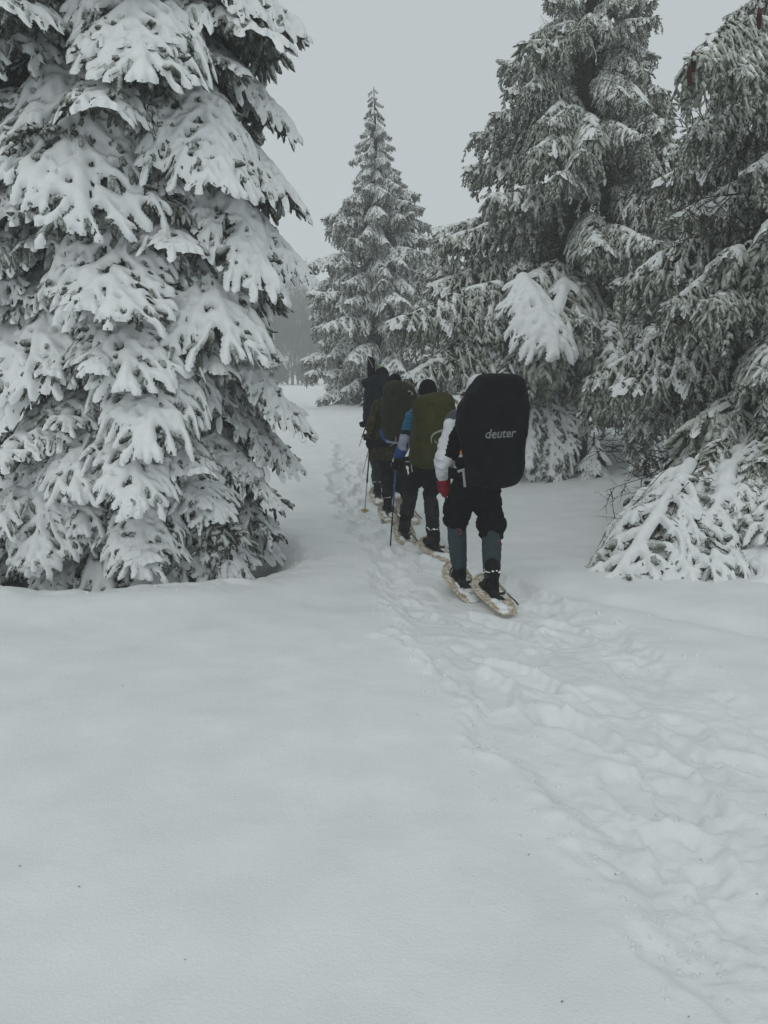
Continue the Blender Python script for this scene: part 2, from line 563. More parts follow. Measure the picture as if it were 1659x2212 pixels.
        tin = np.clip(th, 0, 1) ** .6 * .042 + np.clip(mass, 0, .8) * .034 * (1 + .6 * big) + .006 * vnoise(GS * 22, GV * 22, seed + 3)
        tin = blur1(tin) * min(1, .6 + .4 * snow)
        ok = th > 0
        w = np.where(ok, tin, -.016)
        P = Mp(GS, GV, depth + .006 + w)
        I = np.arange(GS.size).reshape(GS.shape)
        cell = ok[:-1, :-1] | ok[1:, :-1] | ok[1:, 1:] | ok[:-1, 1:]
        Q = np.stack([I[:-1, :-1], I[1:, :-1], I[1:, 1:], I[:-1, 1:]], -1)[cell]
        u, inv = np.unique(Q.ravel(), return_inverse=True)
        sm = mesh_np('snow_cover', P.reshape(-1, 3)[u], inv.reshape(-1, 4), mats=[M_SNOWB])
    fm['tip'] = [float(q_) for q_ in Mp(np.array([L]), np.array([0.0]), np.array([0.0]))[0]]
    if snow < .5: fm['light_snow'] = 1
    return fm, sm


def lib(n, seed, **kw):
    out = []
    rg = random.Random(seed)
    for i in range(n):
        k = {a: (rg.uniform(*b) if isinstance(b, tuple) else b) for a, b in kw.items()}
        out.append(make_bough(seed + i * 17, **k) + (k['L'],))
    return out


# heavy: thick snow, drooping; rime: frosted hanging curtains with light snow
HEAVY = lib(13, 100, L=(1.35, 1.8), Wd=(.46, .66), a0=(-32, -10), a1=(-72, -44), kd=(.2, .48), snow=(.78, .96), needle=M_NEEDLE, upturn=16,
            sstepd=.165, step=.084, shoot=.17, rs=.0195, fill=(.05, .75), sr=.82)
HEAVYS = lib(8, 300, L=(.8, 1.05), Wd=(.28, .40), a0=(-32, -10), a1=(-70, -42), kd=(.25, .6), snow=(.8, 1), needle=M_NEEDLE,
             sstepd=.15, step=.078, shoot=.14, rs=.0185, fill=(0, .6), sr=.88)
SPARSE = lib(7, 400, L=(1.2, 1.5), Wd=(.34, .46), a0=(-12, 2), a1=(-46, -32), kd=(.3, .7), snow=(.55, .85), needle=M_NEEDLE, upturn=14,
             sstepd=.15, step=.078, shoot=.14, rs=.0185, fill=0, sr=.78)
RIME = lib(9, 500, L=(1.5, 2.1), Wd=(.38, .5), a0=(2, 14), a1=(-52, -26), kd=(.8, 1.2), snow=(.05, .3), hang=(.6, 1.0), needle=M_RIME, upturn=25,
           sstepd=.12, step=.085, shoot=.105, rs=.0165, under=.7, sr=.75, fill=0)
RIMES = lib(5, 600, L=(.8, 1.1), Wd=(.26, .34), a0=(5, 20), a1=(-50, -20), kd=(.8, 1.2), snow=(.05, .25), hang=(.5, .8), needle=M_RIME, upturn=20,
            sstepd=.12, step=.085, shoot=.10, rs=.0165, under=.7, sr=.75, fill=0)
PALE = lib(7, 700, L=(1.4, 1.9), Wd=(.36, .46), a0=(5, 14), a1=(-48, -25), kd=(.7, 1.1), snow=(.3, .55), hang=(.5, .8), needle=M_RIME2, upturn=20,
           sstepd=.14, step=.10, shoot=.12, rs=.019, under=.7, sr=.9, fill=0)


def trunk_mesh(h, r0, lean=0, seed=0, m=None, r1=.01):
    rng = np.random.default_rng(seed)
    K, S = 26, 14
    z = np.linspace(-.4, h, K)
    cx = lean * np.clip(z / h, 0, 1) ** 1.3 + .03 * np.sin(z * 1.1 + seed)
    cy_ = .03 * np.cos(z * .9 + seed)
    a = np.arange(S) * 2 * math.pi / S
    rad = (r1 + (r0 - r1) * np.clip(1 - z / h, 0, 1) ** .9)[:, None] * (1 + .07 * rng.uniform(-1, 1, (K, S)) + .25 * np.exp(-np.clip(z, 0, 9) * 4)[:, None])
    V = np.stack([cx[:, None] + rad * np.cos(a), cy_[:, None] + rad * np.sin(a), np.repeat(z[:, None], S, 1)], -1).reshape(-1, 3)
    i = np.arange(K * S).reshape(K, S)
    j = np.roll(i, -1, 1)
    Q = np.stack([i[:-1], j[:-1], j[1:], i[1:]], -1).reshape(-1, 4)
    return mesh_np('trunk', V, Q, mats=[m or M_BARK])


def add_bough(tree, item, h, az, length, tilt=0, roll=0, name='bough', x0=0.0):
    fm, sm, L0 = item
    s = length / L0
    o = obj(name, fm, tree, (x0, 0, h), (roll, tilt, az), s)
    if sm:
        c_ = obj('snow_cover', sm, o)
        if item[0].get('light_snow'): c_['kind'] = 'stuff'
    return o


def bough_to(tree, item, A, B, roll=0):
    """a bough grown from A so that its tip comes to rest at B (world points)"""
    A, B = Vector(A) - tree.location, Vector(B) - tree.location
    d = B - A
    tp = Vector(item[0]['tip'])
    s = d.length / tp.length
    el = math.atan2(d.z, math.hypot(d.x, d.y)) - math.atan2(tp.z, math.hypot(tp.x, tp.y))
    az = math.atan2(d.y, d.x) - math.atan2(tp.y, tp.x)
    o = obj('bough', item[0], tree, A, (roll, -el, az), s)
    if item[1]:
        c_ = obj('snow_cover', item[1], o)
        if item[0].get('light_snow'): c_['kind'] = 'stuff'
    return o


def spruce(name, label, loc, H, r0, levels, prof, rng, lean=0, group=None, rz=0):
    t = thing(name, label, 'tree', loc, rz, group)
    obj('trunk', trunk_mesh(H, r0, lean, rng.randint(0, 99)), t)
    for (h, az, item, tilt) in levels:
        ln = prof(h) * rng.uniform(.82, 1.1)
        add_bough(t, item, h, az, ln, tilt, rng.uniform(-.12, .12), x0=lean * (h / H) ** 1.3)
    return t


def levels(rng, h0, h1, step, pick, per=1, tilt=(-.1, .12)):
    out, h, az = [], h0, rng.uniform(0, 6)
    while h < h1:
        for _ in range(per):
            az += 2.39996 + rng.uniform(-.35, .35)
            out.append((h + rng.uniform(-.06, .06), az, rng.choice(pick(h)), rng.uniform(*tilt)))
        h += step
    return out


def pr(*pts):
    xs, ys = zip(*pts)
    return lambda h: float(np.interp(h, xs, ys))


# --- big snowy spruce on the left
rg = random.Random(11)
lv = levels(rg, .45, 1.3, .03, lambda h: SPARSE * 2 + HEAVYS * 2 + HEAVY, tilt=(-.2, .1))
lv += levels(rg, 1.2, 7.2, .06, lambda h: HEAVY + HEAVYS + SPARSE * 2 if h < 5.4 else HEAVY + SPARSE * 3, tilt=(-.15, .2))
lv += levels(rg, .6, 6.8, .07, lambda h: [(f, None, l) if rg.random() < .4 else (f, m_, l) for f, m_, l in SPARSE], tilt=(-.1, .3))
t1 = spruce('snowy_spruce', 'big spruce at the left loaded with thick snow on every drooping bough', TREE1 + Vector((0, 0, -.35)), 12, .17, lv,
            pr((0, .95), (.8, 1.28), (1.7, 1.6), (2.4, 1.48), (3.2, 1.48), (4, 1.58), (5.5, 1.64), (7, 1.6), (12, .2)), rg)
BIG = [h_ for h_ in HEAVY if h_[2] > 1.4]
for k, (a_, b_) in enumerate([((330, -170, 7.8), (622, 40, 7.6)), ((320, 30, 7.8), (620, 262, 7.7)), ((330, 180, 7.8), (633, 420, 7.6)), ((340, 330, 7.8), (652, 572, 7.6)),
                              ((350, 490, 7.8), (585, 745, 7.5)), ((350, 640, 7.8), (655, 910, 7.6)), ((350, 720, 7.9), (630, 985, 8.0)), ((340, 860, 7.8), (590, 1065, 7.5)),
                              ((340, 950, 7.8), (600, 1150, 7.7)), ((320, 890, 7.7), (520, 1215, 7.0)), ((200, 90, 7.6), (185, 430, 6.35)), ((270, 330, 7.6), (245, 640, 6.3)), ((220, 480, 7.6), (70, 805, 6.5)),
                              ((300, 520, 7.6), (275, 790, 6.3)), ((330, 600, 7.6), (365, 925, 6.3)), ((330, 420, 7.7), (465, 725, 6.6)), ((320, 760, 7.6), (330, 1060, 6.25)),
                              ((300, 890, 7.5), (300, 1205, 6.4)), ((250, 740, 7.6), (160, 1040, 6.4)), ((340, 80, 7.7), (500, 370, 6.7)), ((310, -120, 7.7), (330, 130, 6.3)),
                              ((200, 850, 7.5), (90, 1190, 6.5)), ((340, 250, 7.7), (590, 600, 7.0))]):
    bough_to(t1, BIG[k % len(BIG)] if k not in (7, 8, 9) else SPARSE[k % 7], at(*a_), at(*b_), rg.uniform(-.12, .12))
for k in range(26):
    a = 2.39996 * k
    add_bough(t1, rg.choice(HEAVYS + SPARSE), 7.1 + k * .18, a, 1.5 * (1 - k / 30), .1)

# --- rimed spruce behind the hikers
rg = random.Random(23)
lv = levels(rg, 1.75, 10.7, .07, lambda h: RIME + RIMES[:2], tilt=(-.15, .3))
lv += levels(rg, 6.3, 10.8, .075, lambda h: RIMES + RIME[:2], tilt=(-.2, .4))
t3 = spruce('rimed_spruce', 'tall grey green rimed spruce right behind the last hiker with drooping twigs', TREE3, 11.0, .22, lv,
            pr((0, 2.0), (1.7, 2.3), (3.6, 3.2), (5.2, 2.55), (7.6, 1.3), (8.8, .72), (9.4, .48), (11, .1)), rg)

# --- rimed spruce at the right edge
rg = random.Random(37)
lv = levels(rg, 2.1, 8.8, .06, lambda h: RIME + RIMES[:1], tilt=(-.15, .25))
t4 = spruce('rimed_spruce', 'dark rimed spruce at the right edge whose lowest boughs rest on the snow', TREE4, 9.6, .19, lv,
            pr((0, 2.3), (2.5, 2.35), (3.7, 2.1), (4.8, 1.6), (5.4, 1.25), (6.2, .9), (8, .6), (9.6, .2)), rg)

# --- slender spruce in the middle distance
rg = random.Random(41)
lv = levels(rg, .5, 6.6, .055, lambda h: PALE, tilt=(-.15, .3)) + levels(rg, 5.8, 9.2, .045, lambda h: PALE, tilt=(.0, .6))
t2 = spruce('slender_spruce', 'slender pointed spruce standing alone in the haze beyond the hikers', (TREE2.x, TREE2.y, gz(TREE2.x, TREE2.y)), 9.25, .17, lv,
            pr((0, 1.6), (1.0, 2.1), (3, 2.35), (4.5, 2.15), (5.6, 1.65), (6.6, 1.15), (7.8, .68), (9.1, .22)), rg, lean=-.2)

# ------------------------------------------------------------------ hikers
M_BLACK = noise_col(mat('black_cloth', (.005, .005, .006), .95, .06), (.004, .004, .005), (.008, .008, .009), 30, 3, bump=.25, bscale=60, bdist=.004)
M_PACKBLK = noise_col(mat('black_rain_cover', (.004, .0045, .005), .75, .10), (.003, .0035, .004), (.006, .0065, .007), 10, 3, bump=.2, bscale=25, bdist=.006)
M_OLIVE = noise_col(mat('olive_rain_cover', (.035, .036, .012), .85, .1), (.032, .033, .007), (.05, .05, .012), 12, 4, bump=.25, bscale=30, bdist=.006)
M_OLIVED = noise_col(mat('dark_olive_cover', (.02, .022, .009), .85, .1), (.017, .019, .007), (.027, .029, .012), 12, 4, bump=.25, bscale=30, bdist=.006)
M_NAVY = noise_col(mat('navy_pack_cloth', (.012, .013, .02), .9, .08), (.009, .010, .016), (.017, .018, .027), 14, 4, bump=.3, bscale=35, bdist=.006)
M_BROWNBLK = noise_col(mat('dark_trouser_cloth', (.02, .018, .016), .9, .15), (.014, .013, .012), (.026, .024, .021), 14, 4, bump=.2, bscale=40)
M_DGREY = noise_col(mat('charcoal_cloth', (.014, .015, .017), .9, .15), (.010, .011, .012), (.019, .020, .022), 14, 4, bump=.2, bscale=40)
M_TEAL = noise_col(mat('teal_grey_knit', (.035, .055, .062), .95, .1), (.028, .046, .052), (.042, .064, .072), 60, 2, bump=.3, bscale=160, bdist=.003)
M_WHITE = noise_col(mat('white_shell_cloth', (.60, .61, .64), .7, .25), (.52, .53, .57), (.66, .67, .69), 9, 4, bump=.3, bscale=28, bdist=.006)
M_SHGREY = noise_col(mat('slate_shell_cloth', (.07, .075, .095), .75, .25), (.06, .065, .08), (.085, .09, .11), 14, 3)
M_ORANGE = mat('orange_cloth', (.65, .22, .02))
M_RED = noise_col(mat('red_fleece', (.19, .008, .016), .9, .15), (.15, .006, .012), (.23, .012, .02), 40, 3, bump=.4, bscale=90, bdist=.004)
M_REDC = mat('red_cord', (.3, .02, .04))
M_WEB = mat('pale_webbing', (.34, .37, .34))
M_LAV = noise_col(mat('lavender_cloth', (.33, .34, .45), .8, .2), (.28, .29, .40), (.38, .39, .5), 12, 3, bump=.2, bscale=40)
M_BLUE = mat('blue_cloth', (.02, .08, .25))
M_SKIN = mat('skin', (.5, .3, .22), .6)
M_BOOT = noise_col(mat('black_boot', (.008, .008, .008), .8, .1), (.005, .005, .005), (.013, .013, .013), 30, 3, bump=.3, bscale=50)
M_RUBBER = mat('black_rubber', (.012, .012, .013), .6, .3)
M_STEEL = mat('pole_steel', (.32, .32, .31), .4, .5)
M_BLUEP = mat('pole_blue', (.015, .06, .23), .4, .5)
M_YELP = mat('yellow_plastic', (.42, .38, .12), .6)
M_LIME = mat('lime_green_knit', (.22, .5, .03), .9)
M_PRINT = noise_col(mat('grey_print', (.2, .21, .21), .8, .2), (.14, .15, .15), (.24, .25, .25), 60, 3)
M_PRINT2 = noise_col(mat('grey_green_print', (.25, .29, .25), .8, .2), (.2, .24, .2), (.3, .34, .3), 60, 3)
M_TAN = noise_col(mat('tan_snowshoe_plastic', (.42, .33, .2), .6, .3), (.36, .28, .16), (.74, .72, .67), 24, 5, .38, .60)
M_TANR = noise_col(mat('amber_snowshoe_rim', (.36, .25, .12), .55, .35), (.38, .28, .15), (.68, .63, .54), 30, 4, .34, .66)


def camo_mat():
    m = mat('camouflage_cloth', (.05, .04, .02), .9, .1)
    t, N, Lk, b = nodes(m)
    tc = N.new('ShaderNodeTexCoord')
    prev = None
    for i, (sc, th, c) in enumerate([(9, .52, (.035, .030, .012)), (14, .55, (.055, .041, .017)), (19, .60, (.011, .009, .006)), (26, .66, (.10, .085, .045))]):
        n = N.new('ShaderNodeTexNoise')
        n.inputs['Scale'].default_value = sc
        n.inputs['Detail'].default_value = 2
        n.inputs['Distortion'].default_value = 1.2
        mp = N.new('ShaderNodeMapping')
        mp.inputs['Location'].default_value = (i * 3.1, i * 1.7, i * 2.3)
        Lk.new(tc.outputs['Object'], mp.inputs['Vector'])
        Lk.new(mp.outputs[0], n.inputs['Vector'])
        g = N.new('ShaderNodeMath'); g.operation = 'GREATER_THAN'
        g.inputs[1].default_value = th - .02
        Lk.new(n.outputs['Fac'], g.inputs[0])
        x = N.new('ShaderNodeMix'); x.data_type = 'RGBA'
        Lk.new(g.outputs[0], x.inputs['Factor'])
        if prev is None: x.inputs['A'].default_value = (.04, .035, .015, 1)
        else: Lk.new(prev, x.inputs['A'])
        x.inputs['B'].default_value = (*c, 1)
        prev = x.outputs['Result']
    Lk.new(prev, b.inputs['Base Color'])
    return m


def stripe_mat():
    m = mat('blue_striped_cloth', (.02, .2, .4), .8, .2)
    t, N, Lk, b = nodes(m)
    tc = N.new('ShaderNodeTexCoord')
    w = N.new('ShaderNodeTexWave')
    w.wave_type = 'BANDS'; w.bands_direction = 'Z'
    w.inputs['Scale'].default_value = 22
    w.inputs['Distortion'].default_value = 1.2
    w.inputs['Detail'].default_value = 1
    Lk.new(tc.outputs['Object'], w.inputs['Vector'])
    r = N.new('ShaderNodeValToRGB')
    r.color_ramp.elements[0].position = .42
    r.color_ramp.elements[1].position = .55
    r.color_ramp.elements[0].color = (.008, .02, .04, 1)
    r.color_ramp.elements[1].color = (.03, .22, .42, 1)
    Lk.new(w.outputs['Color'], r.inputs['Fac'])
    Lk.new(r.outputs['Color'], b.inputs['Base Color'])
    return m


M_CAMO, M_STRIPE = camo_mat(), stripe_mat()


def frame_of(T, ref):
    T = T / (np.linalg.norm(T) + 1e-9)
    X = ref - T * np.dot(ref, T)
    X /= np.linalg.norm(X) + 1e-9
    return X, np.cross(T, X)


def limb(pts, rad, side=(1, 0, 0), flat=None, S=14, sub=4):
    """closed tapered tube through pts; rad = radius across `side`, flat = ratio of the other radius"""
    P = np.array([tuple(p) for p in pts], float)
    r = np.array(rad, float)
    fl = np.ones(len(r)) if flat is None else np.array(flat, float)
    n = len(P)
    if n > 2:
        tt = np.linspace(0, n - 1, (n - 1) * sub + 1)
        ext = np.vstack([2 * P[0] - P[1], P, 2 * P[-1] - P[-2]])
        out = []
        for t in tt:
            i = min(int(t), n - 2)
            u = t - i
            p0, p1, p2, p3 = ext[i], ext[i + 1], ext[i + 2], ext[i + 3]
            out.append(.5 * (2 * p1 + (p2 - p0) * u + (2 * p0 - 5 * p1 + 4 * p2 - p3) * u * u + (3 * p1 - p0 - 3 * p2 + p3) * u ** 3))
        r = np.interp(tt, np.arange(n), r)
        fl = np.interp(tt, np.arange(n), fl)
        P = np.array(out)
    T = np.gradient(P, axis=0)
    rings = []
    ref = np.array(side, float)
    a = np.arange(S) * 2 * math.pi / S
    def ring(c, t, rr, f):
        X, Y = frame_of(t, ref)
        return c + rr * np.cos(a)[:, None] * X + rr * f * np.sin(a)[:, None] * Y
    t0 = T[0] / np.linalg.norm(T[0]); t1 = T[-1] / np.linalg.norm(T[-1])
    for q in (80, 55, 28):
        rings.append(ring(P[0] - t0 * r[0] * fl[0] * .9 * math.sin(R(q)), T[0], r[0] * math.cos(R(q)), fl[0]))
    for i in range(len(P)):
        rings.append(ring(P[i], T[i], r[i], fl[i]))
    for q in (28, 55, 80):
        rings.append(ring(P[-1] + t1 * r[-1] * fl[-1] * .9 * math.sin(R(q)), T[-1], r[-1] * math.cos(R(q)), fl[-1]))
    V = np.concatenate(rings)
    K = len(rings)
    i = np.arange(K * S).reshape(K, S)
    j = np.roll(i, -1, 1)
    F = np.stack([i[:-1], j[:-1], j[1:], i[1:]], -1).reshape(-1, 4).tolist()
    F += [list(range(S))[::-1], list(range((K - 1) * S, K * S))]
    return V, F


def ball(c, r, rot=None, S=16, K=10):
    """ellipsoid, r = (rx, ry, rz)"""
    th = np.linspace(.06, math.pi - .06, K)
    a = np.arange(S) * 2 * math.pi / S
    V = np.stack([np.outer(np.sin(th), np.cos(a)), np.outer(np.sin(th), np.sin(a)), np.repeat(np.cos(th)[:, None], S, 1)], -1).reshape(-1, 3) * np.array(r)
    if rot is not None:
        V = V @ np.array(rot.to_matrix() if hasattr(rot, 'to_matrix') else rot).T
    V = V + np.array(tuple(c))
    i = np.arange(K * S).reshape(K, S)
    j = np.roll(i, -1, 1)
    F = np.stack([i[:-1], i[1:], j[1:], j[:-1]], -1).reshape(-1, 4).tolist()
    F += [list(range(S)), list(range((K - 1) * S, K * S))[::-1]]
    return V, F


def join(prims):
    V, F, n = [], [], 0
    for v, f in prims:
        V.append(v); F += [[k + n for k in q] for q in f]; n += len(v)
    return np.concatenate(V), F


def blob(name, prims, mats, parent, voxel=.014, smooth=4, wr=0.0, wscale=9, pick=None, loc=None, seed=0):
    """one continuous surface grown round the given forms"""
    V, F = join(prims)
    me = D.meshes.new(name)
    me.from_pydata(V.tolist(), [], F)
    tmp = D.objects.new('grow', me)
    COL.objects.link(tmp)
    m = tmp.modifiers.new('r', 'REMESH')
    m.mode = 'VOXEL'; m.voxel_size = voxel
    if smooth:
        sm = tmp.modifiers.new('s', 'SMOOTH')
        sm.iterations = smooth; sm.factor = .5
    dg = bpy.context.evaluated_depsgraph_get()
    out = D.meshes.new_from_object(tmp.evaluated_get(dg))
    D.objects.remove(tmp)
    D.meshes.remove(me)
    out.name = name
    n = len(out.vertices)
    co = np.empty(n * 3, np.float32); out.vertices.foreach_get('co', co); co = co.reshape(-1, 3)
    if wr:
        no = np.empty(n * 3, np.float32); out.vertices.foreach_get('normal', no); no = no.reshape(-1, 3)
        q_ = co * np.array([1, 1, 1.9], np.float32)
        d = noise3(q_, wscale, seed) * .6 + (1 - 2.4 * np.abs(noise3(q_, wscale * 1.5, seed + 4))) * .55
        co = co + no * (d * wr)[:, None]
        out.vertices.foreach_set('co', co.astype(np.float32).ravel())
    out.materials.clear()
    for mm in (mats if isinstance(mats, (list, tuple)) else [mats]):
        out.materials.append(mm)
    np_ = len(out.polygons)
    mi = np.zeros(np_, np.int32)
    if pick is not None:
        ce = np.empty(np_ * 3, np.float32); out.polygons.foreach_get('center', ce)
        mi = np.asarray(pick(ce.reshape(-1, 3)), np.int32)
    out.polygons.foreach_set('material_index', mi)
    out.polygons.foreach_set('use_smooth', np.ones(np_, bool))
    out.update()
    o = obj(name, out, None)
    if parent is not None:
        put(o, parent)
    return o


def put(o, parent):
    """parent a part that was built in world coordinates: its mesh moves into the thing's own frame"""
    bpy.context.view_layer.update()
    w = Matrix.LocRotScale(parent.location, parent.rotation_euler, None)
    if parent.parent is not None:
        w = Matrix.LocRotScale(parent.parent.location, parent.parent.rotation_euler, None) @ w
    o.data.transform(w.inverted())
    o.parent = parent


def plain(name, VF, m, parent, smooth=True):
    V, F = VF
    me = D.meshes.new(name)
    me.from_pydata(np.asarray(V).tolist(), [], F)
    for mm in (m if isinstance(m, (list, tuple)) else [m]): me.materials.append(mm)
    for p in me.polygons: p.use_smooth = smooth
    o = obj(name, me)
    if parent is not None: put(o, parent)
    return o


def strap(pts, wd, th=.003, nrm=(0, -1, 0)):
    """flat ribbon with thickness"""
    P = np.array([tuple(p) for p in pts], float)
    T = np.gradient(P, axis=0)
    T /= np.linalg.norm(T, axis=1, keepdims=True) + 1e-9
    Nn = np.array(nrm, float)
    if Nn.ndim == 1: Nn = np.repeat(Nn[None], len(P), 0)
    B = np.cross(T, Nn); B /= np.linalg.norm(B, axis=1, keepdims=True) + 1e-9
    Nn = np.cross(B, T)
    w = wd / 2 if not hasattr(wd, '__len__') else np.array(wd)[:, None] / 2
    V = np.stack([P - B * w, P + B * w, P + B * w + Nn * th, P - B * w + Nn * th], 1).reshape(-1, 3)
    F = []
    for i in range(len(P) - 1):
        for k in range(4):
            F.append([i * 4 + k, i * 4 + (k + 1) % 4, i * 4 + 4 + (k + 1) % 4, i * 4 + 4 + k])
    F += [[3, 2, 1, 0], [len(P) * 4 - 4, len(P) * 4 - 3, len(P) * 4 - 2, len(P) * 4 - 1]]
    return V, F


# picture frames the measurements were taken in -> points at a given depth
z1 = lambda x, y, Y: at((1280 + .3481 * x) * .72, (1080 + .3481 * y) * .72, Y)
z2 = lambda x, y, Y: at(748.8 + .16927 * x, 748.8 + .16927 * y, Y)
z3 = lambda x, y, Y: at(777.6 + .14756 * x, 1008 + .14756 * y, Y)


def down(p, h):
    return Vector((p.x, p.y, gz(p.x, p.y) + h))


def glove(person, wrist, hand, axis, elbow, mats, out, seed=0, sc=1.0, name='glove', cuff=.045):
    """a gloved hand closed round a pole: palm, four unequal fingers curled round the axis, thumb across the front"""
    a = np.array(tuple(axis), float); a /= np.linalg.norm(a)           # up along the pole
    c = np.array(tuple(hand), float)
    b = np.array(tuple(wrist), float) - c
    b -= a * np.dot(b, a)
    if np.linalg.norm(b) < .02: b = np.array(tuple(out), float)
    b /= np.linalg.norm(b)                                             # from pole towards the wrist
    o_ = np.array(tuple(out), float); o_ -= a * np.dot(o_, a); o_ -= b * np.dot(o_, b); o_ /= np.linalg.norm(o_) + 1e-9
    pr_ = []
    palm = c + b * .035 * sc + o_ * .012 * sc
    pr_.append(limb([palm + a * .042 * sc, palm - a * .042 * sc], [.022 * sc, .02 * sc], side=b, flat=[1.3, 1.3]))
    pr_.append(limb([palm, palm + b * .045 * sc, np.array(tuple(wrist), float)], [.034 * sc, .032 * sc, cuff], S=14))
    el = np.array(tuple(elbow), float); w_ = np.array(tuple(wrist), float)
    dd = (el - w_) / np.linalg.norm(el - w_)
    pr_.append(limb([w_, w_ + dd * .05], [cuff, cuff * 1.1]))
    rr = .031 * sc
    for k, (off, sweep, fr) in enumerate([(.036, 205, .0125), (.012, 225, .013), (-.012, 215, .0125), (-.035, 185, .011)]):
        P = []
        for q in np.linspace(0, sweep, 7):
            th = R(q)
            P.append(c + a * off * sc + rr * (b * math.cos(th) + o_ * math.sin(th)) * (1 + .12 * math.cos(3 * th)))
        pr_.append(limb(P, [fr * sc * 1.1] * 5 + [fr * sc, fr * sc * .85], side=a, sub=2, S=8))
    T_ = [palm + a * .03 * sc, c + a * .055 * sc + b * .02 * sc - o_ * .02 * sc, c + a * .052 * sc - o_ * .034 * sc - b * .01 * sc, c + a * .045 * sc - o_ * .03 * sc - b * .035 * sc]
    pr_.append(limb(T_, [.017 * sc, .016 * sc, .014 * sc, .011 * sc], side=a, sub=3, S=8))
    return blob(name, pr_, mats, person, voxel=.0055, smooth=2, wr=.002, wscale=60, seed=seed)


def pole(label, grip, tip, upper, lower, basket=None, top=.12, group='trekking poles of the hikers', snowcap=False):
    g, t = Vector(grip), Vector(tip)
    d = (t - g).normalized()
    th = thing('trekking_pole', label, 'trekking pole', t, 0, group)
    gp = [g - d * top, g - d * (top - .012), g - d * .03, g + d * .035, g + d * .05]
    plain('grip', limb(gp, [.017, .02, .016, .017, .012], sub=2, S=10), M_RUBBER, th)
    m = g.lerp(t, .52)
    plain('upper_shaft', limb([g + d * .05, m], [.0095, .0095], S=8), upper, th)
    plain('lock_collar', limb([m - d * .02, m + d * .025], [.0135, .0115], S=8), M_RUBBER, th)
    plain('lower_shaft', limb([m + d * .02, t - d * .03], [.0078, .0075], S=8), lower, th)
    plain('tip', limb([t - d * .05, t], [.008, .003], S=6), M_STEEL, th)
    if basket:
        b = t - d * .07
        n = d
        X, Y = frame_of(np.array(n), np.array([1, 0, .2]))
        pts = [np.array(b) + .042 * (X * math.cos(q) + Y * math.sin(q)) * (1 + .14 * math.cos(6 * q)) for q in np.linspace(0, 2 * math.pi, 25)]
        V, F = strap(pts, .018, .004, nrm=n)
        sp = [limb([np.array(b), np.array(b) + .042 * (X * math.cos(q) + Y * math.sin(q))], [.006, .005], S=6) for q in np.arange(6) * math.pi / 3]
        plain('basket', join([(V, F)] + sp), basket, th)
    lp = [np.array(g - d * (top - .02)) + np.array([.028 * math.sin(q) - .0, -.012, -.075 * (1 - math.cos(q)) / 1.2]) for q in np.linspace(0, 2 * math.pi, 14)]
    plain('wrist_strap', strap(lp, .014, .003, nrm=(0, -1, 0)), M_RUBBER, th)
    return th


